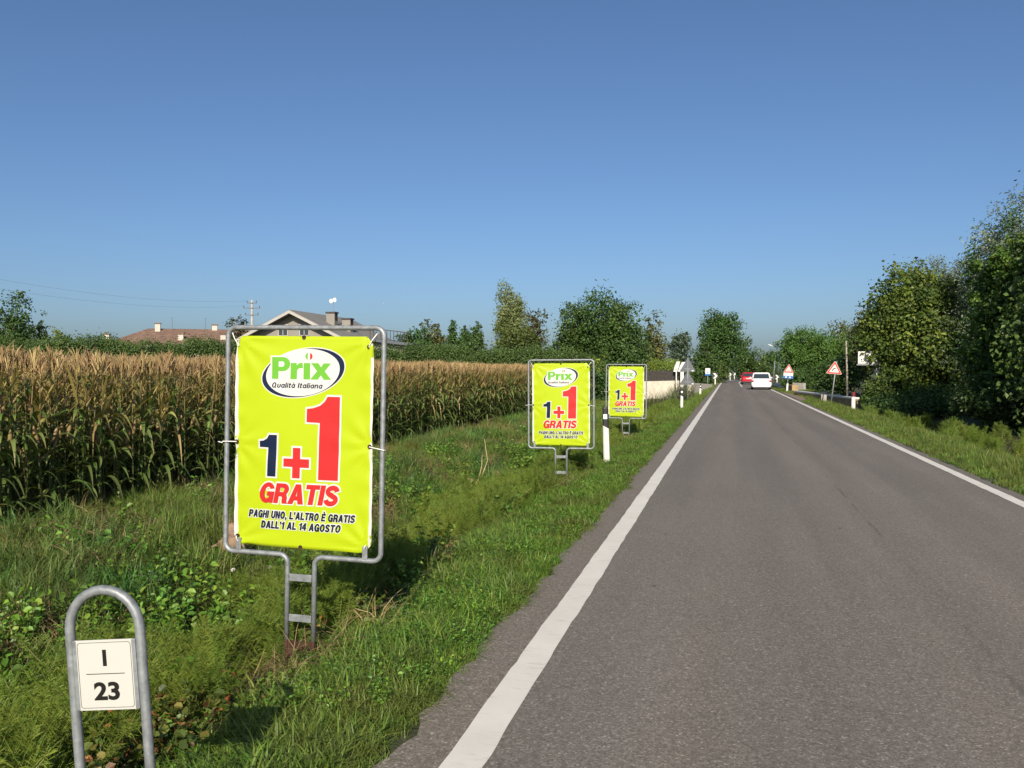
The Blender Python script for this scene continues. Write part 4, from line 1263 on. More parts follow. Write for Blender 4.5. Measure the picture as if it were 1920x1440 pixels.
def poster_sign():
    root = empty('poster_sign')
    # bent tube frame with the two legs
    fw, z0, z1, lg = 0.548, 0.672, 2.135, 0.095
    path = [(-lg, 0, 0.13), (-lg, 0, z0), (-fw, 0, z0), (-fw, 0, z1), (fw, 0, z1), (fw, 0, z0), (lg, 0, z0), (lg, 0, 0.13)]
    MB().tube(fillet(path, 0.055, 6), 0.0165, 10).build('frame', M['galv'], root, True)
    for zz in (0.530, 0.270):
        MB().box((0, -0.004, zz), (0.156, 0.008, 0.046)).build('crossbar', M['galv'], root, bevel=0.002)
    for s in (-1, 1):
        MB().box((s * lg, 0, 0.03), (0.022, 0.022, 0.26)).build('ground_spike', M['rust'], root, bevel=0.002)
        MB().box((s * 0.445, -0.012, z0 + 0.05), (0.036, 0.010, 0.085)).build('banner_bracket', M['galv'], root, bevel=0.003)
    MB().box((0, -0.006, 0.07), (0.165, 0.010, 0.105)).build('base_plate', M['rust'], root, bevel=0.002)
    # banner sheet with cut corners
    nu, nw = 48, 66
    bm = bmesh.new()
    grid = [[bm.verts.new((BW * (i / nu - 0.5), 0, BZ + BH * (j / nw - 0.5))) for i in range(nu + 1)] for j in range(nw + 1)]
    for j in range(nw):
        for i in range(nu):
            bm.faces.new((grid[j][i], grid[j][i + 1], grid[j + 1][i + 1], grid[j + 1][i]))
    for su in (-1, 1):
        for sw in (-1, 1):
            no = Vector((su * 1.0, 0, sw * 0.92)).normalized()
            co = Vector((su * (BW / 2 - 0.045), 0, BZ + sw * (BH / 2)))
            bmesh.ops.bisect_plane(bm, geom=bm.verts[:] + bm.edges[:] + bm.faces[:], plane_co=co, plane_no=no, clear_outer=True)
    for v in bm.verts:
        v.co.y = -wrinkle(v.co.x, v.co.z)
    me = bpy.data.meshes.new('banner')
    bmesh.ops.recalc_face_normals(bm, faces=bm.faces)
    bm.to_mesh(me); bm.free()
    for p in me.polygons: p.use_smooth = True
    me.materials.append(M['lime'])
    ban = link('banner', me, root, (0, -0.006, 0))
    sol = ban.modifiers.new('thickness', 'SOLIDIFY'); sol.thickness = 0.0015; sol.offset = -1
    L1, L2, L3, L4 = 0.0022, 0.0036, 0.0050, 0.0066
    ident = lambda x, y: (x, y)
    def put(name, poly_or_me, xf, mat, off, label=None):
        m_ = poly_or_me if not isinstance(poly_or_me, list) else poly_me(poly_or_me)
        o = link(name, flat_mesh(name, m_, xf, M[mat], off, wrinkle), ban)
        if label: o['label'] = label
        return o
    # white unprinted strips down both edges
    for s, w_ in ((-1, 0.024), (1, 0.016)):
        e_ = BW / 2
        zt = BH / 2 - 0.05
        put('white_edge_strip', [(s * e_, BZ - zt), (s * e_, BZ + zt), (s * (e_ - w_), BZ + zt + w_), (s * (e_ - w_), BZ - zt - w_)], ident, 'ink_white', L1)
    # oval logo
    cx, cz = U(538, 323)
    k = SX
    put('logo_oval', ell(cx, cz, 240 * k, 126 * k, R(11)), ident, 'ink_white', L1)
    put('logo_crescent', ell(cx, cz, 234 * k, 121 * k, R(11)), ident, 'ink_navy', L2)
    put('logo_oval', ell(cx - 2 * k, cz + 1 * k, 208 * k, 119.5 * k, R(8)), ident, 'ink_white', L3)
    for off_, mat, lay in ((0.085, 'ink_white', L3 + 0.0007), (0.018, 'ink_green', L4)):
        me_, xf, _ = font_fit('Pr\u0131x', 366, 692, 357, 239, off_, 0.0, gap=0.06)
        put('logo_lettering', me_, xf, mat, lay)
    dx, dz = U(571, 231)
    put('flag_dot', ell(dx, dz, 20 * k, 19 * k, 0, 24), ident, 'ink_white', L3 + 0.001)
    def half(sgn):
        pts = [(dx + sgn * 20 * k * math.cos(t), dz + 19 * k * math.sin(t)) for t in np.linspace(-1.25, 1.25, 10)]
        return pts
    put('flag_dot', half(-1), ident, 'ink_green', L4)
    put('flag_dot', half(1), ident, 'ink_red', L4)
    me_, xf, _ = font_fit('Qualit\u00e0 Italiana', 366, 650, 408, 379, 0.0, 0.20, gap=0.11)
    put('logo_lettering', me_, xf, 'ink_navy', L4)
    # numerals and plus
    one_big = [U(*p) for p in [(748, 452), (742, 912), (634, 912), (640, 597), (565, 595), (565, 522), (600, 517), (640, 502), (664, 480), (680, 452)]]
    one_small = [U(*p) for p in [(401, 672), (393, 905), (345, 905), (352, 743), (303, 742), (303, 709), (325, 706), (345, 694), (357, 672)]]
    plus = [U(*p) for p in [(492, 740), (534, 740), (534, 801), (584, 801), (584, 848), (534, 848), (533, 908), (491, 908), (491, 846), (439, 846), (439, 801), (492, 801)]]
    for nm, pl, mat in (('numeral', one_big, 'ink_red'), ('numeral', one_small, 'ink_navy'), ('plus_sign', plus, 'ink_red')):
        put(nm + '_outline', grow(pl, 9.5 * k), ident, 'ink_white', L2)
        put(nm, pl, ident, mat, L4)
    for body, x0, x1, yb, yt, mat, o2, gp_ in (('GRATIS', 305, 750, 1050, 944, 'ink_red', 0.105, 0.09), ("PAGHI UNO, L'ALTRO \u00c8 GRATIS", 238, 838, 1138, 1098, 'ink_navy', 0.15, 0.13), ("DALL'1 AL 14 AGOSTO", 312, 760, 1196, 1156, 'ink_navy', 0.15, 0.13)):
        me_, xf, kx = font_fit(body, x0, x1, yb, yt, 0.028, 0.20, gap=gp_)
        put('lettering', me_, xf, mat, L4)
        me_, xf, kx = font_fit(body, x0, x1, yb, yt, o2, 0.20, gap=gp_)
        put('lettering_outline', me_, xf, 'ink_white', L2)
    # eyelets and white cable ties
    eye = [(-0.455, BZ + 0.615), (0.455, BZ + 0.615), (-0.455, BZ - 0.625), (0.455, BZ - 0.625), (-0.468, BZ - 0.01), (0.466, BZ - 0.01), (0.0, BZ + 0.672), (0.0, BZ - 0.672)]
    ring = MB()
    ring.tube(fillet([(0.011, 0, 0.011), (-0.011, 0, 0.011), (-0.011, 0, -0.011), (0.011, 0, -0.011)], 0.0105, 4, True) + [Vector((0.011, 0, 0.0))], 0.0035, 6)
    ring.prism(ell(0, 0, 0.008, 0.008, 0, 10), 0.001, 0.003)
    rm = ring.mesh('eyelet', M['rust'])
    for x, z in eye:
        link('eyelet', rm, ban, (x, -wrinkle(x, z) - 0.003, z))
    def tie(a, b):
        a, b = Vector(a), Vector(b)
        MB().tube([a, a.lerp(b, .5) + Vector((0, -0.012, 0.002)), b, b + Vector((0, 0.016, 0))], 0.0032, 5).build('cable_tie', M['tie'], root)
    for s in (-1, 1):
        tie((s * 0.455, -0.022, BZ + 0.615), (s * 0.508, -0.016, 2.098))
        tie((s * 0.466, -0.018, BZ - 0.01), (s * (fw + 0.02), -0.020, BZ - 0.02 - 0.008 * s))
        tie((s * 0.455, -0.022, BZ - 0.625), (s * 0.445, -0.020, z0 + 0.07))
    tie((-0.568, -0.020, BZ - 0.02), (-0.60, -0.020, BZ - 0.015))
    return root

ps = poster_sign()
SIGNS = [(-2.67, 4.95, 0.0, 0.9, 'nearest and largest yellow poster sign, reading 1+1 gratis'),
         (-2.70, 13.9, 1.2, -0.3, 'second yellow poster sign along the ditch, just before the tall delineator post'),
         (-2.74, 23.3, -1.0, 0.4, 'farthest and smallest yellow poster sign, behind the tall delineator post')]
for i, (x, y, rz, roll, lab) in enumerate(SIGNS):
    o = ps if i == 0 else copy_tree(ps)
    o.location = (x, y, (-0.16, -0.26, -0.27)[i])
    o.rotation_euler = (R(-0.5), R(roll), R(rz))
    tag(o, lab, 'poster sign', 'yellow poster signs along the ditch')

# ------------------------------------------------------------------ hectometre marker
def hm_marker():
    x, y = -1.965, 2.435
    root = empty('distance_marker', (x, y, -0.085), (0, R(-4.0), R(9)))
    tag(root, 'hooped grey tube marker with a small white plate reading I over 23', 'road marker')
    w, zt = 0.1235, 1.045
    pts = [(-w, 0, -0.15), (-w, 0, 0.5)]
    pts += [(-w * math.cos(t), 0, zt - w + w * math.sin(t) * 1.06) for t in np.linspace(0, math.pi, 15)]
    pts += [(w, 0, 0.5), (w, 0, -0.15)]
    MB().tube(pts, 0.0165, 12).build('hoop', M['galv'], root, True)
    pz = 0.770
    pl = MB()
    pl.box((0, -0.012, pz), (0.204, 0.004, 0.236))
    p = pl.build('plate', M['plate'], root, bevel=0.001)
    for s in (-1, 1):
        MB().box((s * 0.104, -0.008, pz), (0.014, 0.014, 0.234)).build('plate_clamp', M['galv'], root, bevel=0.002)
    ident = lambda a, b: (a, b)
    def put(name, me, xf, off=0.0148, mat='ink_black'):
        link(name, flat_mesh(name, me, xf, M[mat], off, None), p)
    bw, bh, t_ = 0.094, 0.110, 0.0014
    def rrect(a, b, r):
        return [(q.x, q.z) for q in fillet([(-a, 0, -b), (a, 0, -b), (a, 0, b), (-a, 0, b)], r, 5, True)]
    o1, o2 = rrect(bw, bh, 0.010), rrect(bw - t_, bh - t_, 0.009)
    me = bpy.data.meshes.new('border')
    n_ = len(o1)
    me.from_pydata([(a, b + pz, 0) for a, b in o1 + o2], [], [(i, (i + 1) % n_, (i + 1) % n_ + n_, i + n_) for i in range(n_)])
    put('border_line', me, ident)
    put('numeral', poly_me([(-0.0068, pz + 0.030), (0.0068, pz + 0.030), (0.0068, pz + 0.085), (-0.0068, pz + 0.085)]), ident)
    put('rule_line', poly_me([(-0.068, pz + 0.0030), (0.068, pz + 0.0030), (0.068, pz + 0.0055), (-0.068, pz + 0.0055)]), ident)
    me = text_np('23', 0.036)
    xs = [v.co.x for v in me.vertices]; zs = [v.co.y for v in me.vertices]
    a0, a1, b0, b1 = min(xs), max(xs), min(zs), max(zs)
    put('numeral', me, lambda a, b: (-0.045 + 0.090 * (a - a0) / (a1 - a0), pz - 0.085 + 0.062 * (b - b0) / (b1 - b0)))
hm_marker()

# ------------------------------------------------------------------ delineator posts
def delineator(x, y, h, w, label, group, cap='black', lean=(0, 0), rz=0.0):
    z = float(ground_z(x, y))
    root = empty('delineator_post', (x, y, z), (lean[0], lean[1], rz))
    tag(root, label, 'delineator post', group)
    d = w * 0.75
    def ring(z, tw=1.0, slant=0.0):
        k = 1 - 0.10 * z / h
        a, b = w / 2 * k, d / 2 * k
        pts = [(-a, -b * .55), (-a * .5, -b), (a * .5, -b), (a, -b * .55), (a, b), (-a, b)]
        return [(p, q, z - slant * p / a) for p, q in pts]
    if cap == 'black':
        MB().rings([ring(-0.2), ring(h * .66, 1, 0.03)]).build('post', M['white'], root, bevel=0.003)
        MB().rings([ring(h * .66 + .001, 1, 0.03), ring(h * .985), [(p * .8, q * .8, h + .012) for p, q, _ in ring(h)]]).build('black_band', M['black'], root, bevel=0.003)
        MB().box((0, -d * 0.475, h * .845), (w * .62, 0.012, h * .085)).build('reflector', M['reflector'], root, bevel=0.002)
    elif cap == 'red':
        MB().rings([ring(-0.2), ring(h * .76)]).build('post', M['white'], root, bevel=0.003)
        MB().rings([ring(h * .76 + .001), ring(h * .97), [(p * .7, q * .7, h) for p, q, _ in ring(h)]]).build('red_top', M['dark_red'], root, bevel=0.003)
    else:
        MB().rings([ring(-0.2), ring(h * .98), [(p * .8, q * .8, h) for p, q, _ in ring(h)]]).build('post', M['white'], root, bevel=0.003)
        MB().box((0, -d * 0.49, h * .86), (w * 1.02, 0.012, h * .1)).build('dark_band', M['black'], root)
    return root
GP = 'delineator posts along the road'
delineator(-2.24, 16.05, 1.06, 0.115, 'tall white delineator post with black top standing between the second and third poster signs', GP, 'black', (0, R(-1.7)))
delineator(-2.06, 38.6, 0.96, 0.12, 'white delineator post with black top just before the triangular sign backs', GP, 'black', (0, R(1)))
delineator(-2.05, 63, 0.8, 0.14, 'small white delineator post in front of the sloping wall end', GP, 'black', (0, R(2)))
delineator(*spot(1600, 38.2), 0.92, 0.17, 'white delineator post with dark red top at the near end of the parapet', GP, 'red', (0, R(1)))

# ------------------------------------------------------------------ traffic signs
def tri(s, z0, r=0.04, n=4):
    h = s * math.sqrt(3) / 2
    return [(p.x, p.z) for p in fillet([(-s / 2, 0, z0), (s / 2, 0, z0), (0, 0, z0 + h)], r, n, True)]
def tri_small(s, z0, k):
    h = s * math.sqrt(3) / 2
    c = z0 + h / 3
    return [(x * k, c + (z - c) * k) for x, z in tri(s, z0)]
# double warning sign seen from behind
x, y = -2.28, 49.0
sg = empty('warning_sign', (x, y, float(ground_z(x, y))), (0, 0, R(3)))
tag(sg, 'two grey triangular sign backs one above the other on a steel pole', 'traffic sign')
MB().tube([(0, 0, -0.3), (0, 0, 2.50)], 0.03, 10).build('pole', M['galv'], sg, True)
for z0 in (0.98, 1.72):
    b = MB().prism(tri(0.92, z0), 0.035, 0.05).build('sign_panel', M['grey'], sg)
    MB().box((0, 0.032, z0 + 0.16), (0.30, 0.006, 0.03)).build('stiffener_rail', M['galv'], b)
    MB().box((0.27, 0.033, z0 + 0.06), (0.11, 0.004, 0.06)).build('sticker', M['white'], b)
# bend warning sign over the road
x, y = spot(1558, 44.5)
sg = empty('bend_warning_sign', (x, y, float(ground_z(x, y))), (0, R(7.0), 0))
tag(sg, 'red-bordered triangular sign with a right-hand bend on a leaning pole', 'traffic sign')
MB().tube([(0, 0, -0.3), (0, 0, 2.30)], 0.033, 10).build('pole', M['galv'], sg, True)
zb = 1.62
up = empty('sign_face'); up.parent = sg; up.location = (0, 0, 0)
bpy.data.objects.remove(up)
def warn(sg, zb, s, tilt=0.0):
    p = MB().prism(tri(s, zb), -0.052, -0.038).build('sign_panel', M['white'], sg, rot=(0, tilt, 0))
    MB().prism(tri_small(s, zb, 0.94), -0.056, -0.053).build('red_border', M['red'], p)
    MB().prism(tri_small(s, zb, 0.62), -0.060, -0.057).build('white_field', M['white'], p)
    return p
p = warn(sg, zb, 0.80, R(-2))
arc = [(-0.085 + 0.0, zb + 0.15), (-0.075, zb + 0.21), (-0.035, zb + 0.275), (0.03, zb + 0.31), (0.085, zb + 0.315)]
poly = [(a - 0.022, b + 0.012) for a, b in arc] + [(a + 0.022, b - 0.022) for a, b in arc[::-1]]
MB().prism(poly, -0.064, -0.061).build('bend_symbol', M['black'], p)
# warning sign with blue plate farther on
x, y = spot(1475.5, 69)
sg = empty('plated_warning_sign', (x, y, float(ground_z(x, y))), (0, R(4), 0))
tag(sg, 'small red triangular sign above a white and blue plate near the white car', 'traffic sign')
MB().tube([(0, 0, -0.3), (0, 0, 2.25)], 0.035, 8).build('pole', M['galv'], sg, True)
MB().box((0, 0, 0.35), (0.14, 0.10, 0.75)).build('concrete_foot', M['white'], sg, bevel=0.01)
p = warn(sg, 1.62, 0.80)
for q in (-0.08, 0.0, 0.08):
    MB().box((q, -0.062, 1.80), (0.035, 0.003, 0.10)).build('pictogram', M['red'], p)
pl = MB().box((0, -0.047, 1.44), (0.74, 0.014, 0.30)).build('plate', M['white'], sg, bevel=0.004)
pb = MB().box((0, -0.050, 1.24), (0.80, 0.016, 0.22)).build('blue_plate', M['blue'], sg, bevel=0.004)
for q in (-0.16, 0.14):
    MB().prism(ell(q, 1.24, 0.07, 0.07, 0, 14), -0.062, -0.059).build('white_emblem', M['white'], pb)
# small white and blue sign on the near verge
x, y = spot(1327, 99)
sg = empty('information_sign', (x, y, float(ground_z(x, y))))
tag(sg, 'small white sign with blue lower edge on a thin pole before the chevrons', 'traffic sign')
MB().tube([(0, 0, -0.3), (0, 0, 1.5)], 0.04, 8).build('pole', M['galv'], sg, True)
p = MB().box((0, -0.05, 1.78), (0.56, 0.02, 0.72)).build('white_panel', M['white'], sg, bevel=0.01)
MB().box((0, -0.055, 1.40), (0.60, 0.022, 0.20)).build('blue_panel', M['blue'], sg, bevel=0.01)
MB().box((0, -0.065, 1.70), (0.24, 0.004, 0.10)).build('pictogram', M['blue'], p)
# chevrons round the outside of the bend
def chevron(x, y, s, label, rz=0.0, leg=0.35):
    root = empty('chevron_sign', (x, y, float(ground_z(x, y))), (0, 0, rz))
    tag(root, label, 'chevron sign', 'chevrons round the outside of the bend')
    MB().box((0, 0, leg / 2 - 0.05), (0.14, 0.08, leg + .1)).build('post', M['white'], root, bevel=0.01)
    b = MB().box((0, 0, leg + s / 2), (s, 0.03, s)).build('board', M['black'], root, bevel=0.006)
    h = s / 2
    MB().prism([(-h * .75, leg + s * .96), (-h * .05, leg + s * .96), (h * .75, leg + h), (-h * .05, leg + s * .04), (-h * .75, leg + s * .04), (h * 0.02, leg + h)], -0.024, -0.018).build('arrow', M['white'], b)
chevron(*spot(1341, 104), 0.72, 'first and largest white chevron on the verge, tilted by the small blue sign', R(6), 0.75)
for i, (px, d, py, s, lab) in enumerate(((1354, 140, 709, 0.80, 'second chevron from the small blue sign'), (1369, 165, 708, 0.85, 'middle chevron on the outside of the bend'), (1377, 172, 708, 0.85, 'chevron just past the middle one on the bend'), (1389, 186, 708, 0.85, 'last chevron before the red car'))):
    x, y = spot(px, d)
    chevron(x, y, s, lab, R(4), 0.75)
x, y = spot(1457, 128)
chevron(x, y, 0.7, 'lone chevron behind the white car beside the street lamp', 0, 0.45)
# ------------------------------------------------------------------ walls, fence, parapets
def wall_seg(name, label, p0, p1, h0, h1, th, mat, cap=None, zb=-0.6, cat='wall'):
    p0, p1 = Vector((*p0, 0)), Vector((*p1, 0))
    d = (p1 - p0); L = d.length; a = math.atan2(d.y, d.x)
    root = empty(name, (p0.x, p0.y, 0), (0, 0, a))
    tag(root, label, cat)
    MB().prism([(0, zb), (L, zb), (L, h1), (0, h0)], -th / 2, th / 2).build('wall_body', M[mat], root, bevel=0.01)
    if cap:
        MB().prism([(-0.02, h0 + .002), (L + .02, h1 + .002), (L + .02, h1 + .10), (-0.02, h0 + .10)], -th / 2 - .05, th / 2 + .05).build('coping', M[cap], root, bevel=0.01)
    return root
A, B_ = spot(1180, 57.5), spot(1279, 60.5)
wall_seg('garden_wall', 'pale rendered wall under the dark fence behind the reeds', A, B_, 0.95, 1.0, 0.25, 'render')
Cc, Dd = spot(1292, 62.0), spot(1333, 88)
wall_seg('garden_wall', 'pale wall end sloping down to the verge behind the sign pole', Cc, Dd, 0.82, 0.28, 0.3, 'render')
# dark board fence on the wall
p0, p1 = Vector((*A, 0)), Vector((*B_, 0))
dv = p1 - p0; L = dv.length
fr = empty('board_fence', (p0.x, p0.y, 0.98), (0, 0, math.atan2(dv.y, dv.x)))
tag(fr, 'dark brown vertical board fence on top of the pale wall', 'fence')
nb = int(L / 0.16)
bme = MB().box((0, 0, 0.36), (0.13, 0.02, 0.72)).mesh('board', M['fence_dark'])
for i in range(nb):
    link('board', bme, fr, (0.08 + i * 0.16, 0.02 if i % 2 else 0.0, 0.002))
for z in (0.15, 0.58):
    MB().box((L / 2, 0.045, z), (L - .1, 0.03, 0.06)).build('rail', M['fence_dark'], fr)
# two slanting white boards by the fence end
for i, (px, lab, wd) in enumerate(((1268, 'slanting white board on a thin post at the end of the dark fence', 0.38), (1278, 'wider slanting white board beside the thin-posted one', 0.46))):
    x, y = spot(px, 59.5)
    s = empty('white_sign_board', (x, y, 0), (0, 0, R(8)))
    tag(s, lab, 'sign board', 'slanting white boards by the fence')
    zz = high(697, 59.5); zt = high(678 + i, 59.5)
    MB().box((0.03 * i, 0, (zz + 0.7) / 2 + .1), (0.07 + 0.16 * i, 0.07, zz - 0.7 + .5)).build('post', M['white'], s)
    poly = [(-wd * .55, zz), (wd * .15, zz - 0.02), (wd * .55, zt - .25), (wd * .62, zt), (wd * .05, zt), (-wd * .3, zz + .36)]
    b = MB().prism(poly, -0.05, 0.05).build('board', M['white'], s, bevel=0.01)
    MB().box((-wd * .05, -0.055, zz + .14), (wd * .3, 0.008, 0.05)).build('dark_mark', M['grey'], b)
# parapets over the road
Pa, Pb = spot(1604, 44), spot(1493, 60)
pr = wall_seg('bridge_parapet', 'long low brown parapet with white coping behind the bend sign', Pb, Pa, 0.19, 0.22, 0.30, 'stone', 'white')
Pc, Pd = spot(1479, 73), spot(1491, 70)
wall_seg('stone_pier', 'short ochre stone pier beside the plated warning sign', Pc, Pd, 0.50, 0.50, 0.5, 'stone')
Pe, Pf = spot(1488, 76), spot(1509, 75)
wall_seg('culvert_wall', 'grey concrete culvert wall behind the ochre stone pier', Pe, Pf, 0.62, 0.60, 0.3, 'concrete')
Pg, Ph = spot(1452, 90), spot(1476, 80)
wall_seg('bridge_parapet', 'short white parapet just past the white car', Pg, Ph, 0.38, 0.30, 0.3, 'white')
x, y = spot(1544.5, 46.5)
cb = empty('utility_box', (x, y, float(ground_z(x, y))), (0, 0, R(5)))
tag(cb, 'small grey utility box in front of the white coping', 'utility box')
MB().box((0, 0, 0.28), (0.28, 0.2, 0.66)).build('cabinet', M['concrete'], cb, bevel=0.012)
MB().box((0, -0.104, 0.30), (0.22, 0.006, 0.48)).build('door', M['concrete'], cb, bevel=0.003)
MB().box((0, 0, 0.625), (0.31, 0.23, 0.035)).build('lid', M['concrete'], cb, bevel=0.006)

# ------------------------------------------------------------------ poles, lamp, wires, billboard
x, y = spot(1449.5, 126)
lp = empty('street_lamp', (x, y, -0.1), (0, R(4.5), 0))
tag(lp, 'tall grey street lamp leaning over the road at the bend', 'street lamp')
hl = high(655, 126)
MB().tube([(0, 0, -0.3), (0, 0, hl * .5), (0, 0, hl)], [0.10, 0.08, 0.055], 8).build('pole', M['galv'], lp, True)
MB().tube([(0, 0, hl - .05), (-0.08, 0, hl + .3), (-0.45, 0, hl + .52)], 0.04, 6).build('arm', M['galv'], lp, True)
MB().rings([[(-0.40 + a, b, hl + .50 - .1 * a) for a, b in ((0, -.06), (0, .06), (.0, .05), (.0, -.05))], [(-0.8, -.14, hl + .60), (-0.8, .14, hl + .60), (-0.8, .12, hl + .72), (-0.8, -.12, hl + .72)], [(-1.15, -.07, hl + .68), (-1.15, .07, hl + .68), (-1.15, .05, hl + .74), (-1.15, -.05, hl + .74)]]).build('lamp_head', M['white'], lp)
x, y = spot(1588.5, 58)
wp = empty('wooden_pole', (x, y, -0.1), (0, R(-1.2), 0))
tag(wp, 'thin bare wooden pole rising in front of the olive tree', 'pole')
MB().tube([(0, 0, -0.3), (0.02, 0, 1.6), (0, 0, high(640, 58) + .1)], [0.075, 0.065, 0.05], 8).build('shaft', M['wood_pole'], wp, True)
MB().tube([(0, 0, high(640, 58) + .1), (0, 0, high(640, 58) + .14)], [0.052, 0.02], 8).build('pole_cap', M['galv'], wp, True)
# white billboard half hidden by leaves
x, y = spot(1630, 42.9)
bb = empty('billboard', (x, y, 0), (0, 0, R(6)))
tag(bb, 'white billboard with a dark emblem, half hidden by the yellow-green tree', 'billboard')
z0, z1 = high(682, 42.9), high(659, 42.9)
pb = MB().box((0, 0, (z0 + z1) / 2), (1.10, 0.05, z1 - z0)).build('board', M['white'], bb, bevel=0.004)
MB().box((-0.02, -0.02, z0 - .05), (1.20, 0.10, 0.06)).build('ledge', M['galv'], bb)
for q in (0.36, 0.50):
    MB().tube([(q, .06, -0.5), (q, .06, z1 - .1)], 0.04, 8).build('post', M['galv'], bb, True)
rb = random.Random(3)
em = MB()
for q in range(7):
    a, b_ = -0.40 + rb.uniform(0, .15), z0 + .17 + rb.uniform(-.07, .08)
    em.prism(ell(a, b_, rb.uniform(.02, .04), rb.uniform(.015, .03), rb.uniform(0, 3), 8), -0.033 - q * .0006, -0.029)
em.build('emblem', M['black'], pb)
gm = plain('pale_green_print', (0.25, 0.50, 0.36), 0.5)
mm = MB()
for q in range(5):
    mm.box((-0.08 + q * .085, -0.029, z0 + .145 + .012 * (q % 2)), (0.055, 0.003, 0.05))
mm.build('green_print', gm, pb)
# electricity pole and wires beyond the hedge
x, y = spot(473, 100)
ep = empty('electricity_pole', (x, y, -0.2), (0, 0, R(20)))
tag(ep, 'pale electricity pole with crossarms beside the grey gable', 'electricity pole')
he = high(563, 100) + .2
MB().tube([(0, 0, -0.3), (0, 0, he)], [0.20, 0.12], 8).build('pole', M['concrete'], ep, True)
wire_from = []
for z, w_ in ((he - .35, 0.55), (he - .95, 0.95), (he - 1.75, 0.75)):
    arm = MB().box((0, -.12, z), (2 * w_, 0.09, 0.09)).build('crossarm', M['grey'], ep)
    for s in (-1, 1):
        MB().tube([(s * w_ * .95, -.12, z + .05), (s * w_ * .95, -.12, z + .18), (s * w_ * .95, -.12, z + .27)], [0.03, 0.06, 0.03], 6).build('insulator', M['bark'], arm)
ca, sa = math.cos(R(20)), math.sin(R(20))
wm = plain('cable', (0.06, 0.06, 0.065), 0.6)
for i, (w_, z, px, d2, py, sag) in enumerate(((-0.52, he - .1, -140, 60, 497, 0.9), (-0.90, he - .7, -140, 60, 517, 0.9))):
    a = Vector((x + w_ * ca + .12 * sa, y + w_ * sa - .12 * ca, z - .2))
    bx, by = spot(px, d2)
    b = Vector((bx, by, high(py, d2)))
    pts = [a.lerp(b, t) - Vector((0, 0, sag * 4 * t * (1 - t))) for t in np.linspace(0, 1, 24)]
    o = MB().tube(pts, 0.0055, 4).build('overhead_wire', wm)
    tag(o, ('upper overhead wire sagging from the electricity pole across the sky', 'lower overhead wire sagging from the electricity pole across the sky')[i], 'wire', 'overhead wires')

# ------------------------------------------------------------------ houses
M['roof_tile'] = plain('brown_roof_tiles', (0.175, 0.112, 0.085), 0.9, 0, 0.3, 1.6, 0.3, 0.3)
M['roof_grey'] = plain('grey_roof', (0.20, 0.19, 0.175), 0.85, 0, 0.14, 1.2, 0.3, 0.2)
M['wall_beige'] = plain('beige_house_wall', (0.24, 0.225, 0.195), 0.9, 0, 0.08, 0.8, 0.3)
M['wall_cream'] = plain('cream_house_wall', (0.50, 0.46, 0.39), 0.9, 0, 0.08, 0.8, 0.3)
M['glass'] = plain('window_glass', (0.03, 0.04, 0.05), 0.08, 0, 0.1, 2, 0.7)
M['trim'] = plain('pale_trim', (0.38, 0.36, 0.33), 0.7, 0, 0.05, 2)
def gable_house(name, label, loc, rz, W, Ln, eave, ridge, over, wall, roof, th=0.22):
    """gable end at y=0 facing -y, ridge along +y"""
    e = empty(name, (*loc, -0.2), (0, 0, rz))
    tag(e, label, 'house')
    MB().prism([(-W / 2, -.3), (W / 2, -.3), (W / 2, eave), (0, ridge), (-W / 2, eave)], 0, Ln).build('wall', M[wall], e)
    s = (ridge - eave) / (W / 2)
    ex = W / 2 + over
    roof_o = None
    for sg_ in (-1, 1):
        poly = [(0, ridge + .02), (sg_ * ex, ridge + .02 - s * ex), (sg_ * ex, ridge + .02 - s * ex + th), (0, ridge + .02 + th)]
        ro = MB().prism(poly, -over, Ln + over).build('roof', M[roof], e)
        tr = MB().prism([(0, ridge - .10), (sg_ * (ex + .03), ridge - .10 - s * ex), (sg_ * (ex + .03), ridge + .02 - s * ex + th * .7), (0, ridge + .02 + th * .7)], -over - .06, -over - .004).build('bargeboard', M['trim'], ro)
        roof_o = ro
    return e, roof_o
hx, hy = spot(553, 80)
hz = high(582, 80) + .2
gh, gr = gable_house('gabled_house', 'grey-roofed gabled house behind the nearest poster sign', (hx, hy), R(2), 8.6, 12.0, hz - 2.35, hz - .25, 1.1, 'wall_beige', 'roof_grey')
for q in (-1.15, 1.0):
    f = MB().box((q, -.03, hz - 1.85), (1.05, 0.10, 1.1)).build('window', M['trim'], gh, bevel=0.01)
    MB().box((q, -.085, hz - 1.85), (0.85, 0.03, 0.95)).build('pane', M['glass'], f)
    MB().box((q, -.105, hz - 1.85), (0.06, 0.02, 0.95)).build('mullion', M['trim'], f)
for q, yy, zz, hh in ((2.4, 3.0, hz - 1.15, 1.3), (3.5, 4.2, hz - 1.7, 1.3)):
    c = MB().box((q, yy, zz + hh / 2 - .3), (0.85, 0.75, hh)).build('chimney', M['wall_beige'], gr)
    MB().box((q, yy, zz + hh - .22), (1.0, 0.9, 0.14)).build('chimney_cap', M['fence_dark'], c)
    MB().box((q + .434, yy, zz + hh / 2 + .1), (0.02, 0.55, hh * .6)).build('dark_side_panel', M['fence_dark'], c)  # thin dark panel covering most of one chimney side
# aerial mast with two small dishes
mx = 2.55
am = MB().tube([(mx, 3.0, hz - .2), (mx, 3.0, hz + 1.35)], 0.025, 6).build('aerial_mast', M['galv'], gh)
for q, zz in ((-.16, 1.05), (.20, 1.15)):
    MB().rings([[(mx + q + r * math.cos(t) , 2.9 - dd, hz + zz + r * 1.15 * math.sin(t)) for t in np.linspace(0, 2 * math.pi, 12, endpoint=False)] for r, dd in ((0.03, 0.0), (0.14, 0.03), (0.19, 0.08))]).build('dish', M['white'], am)
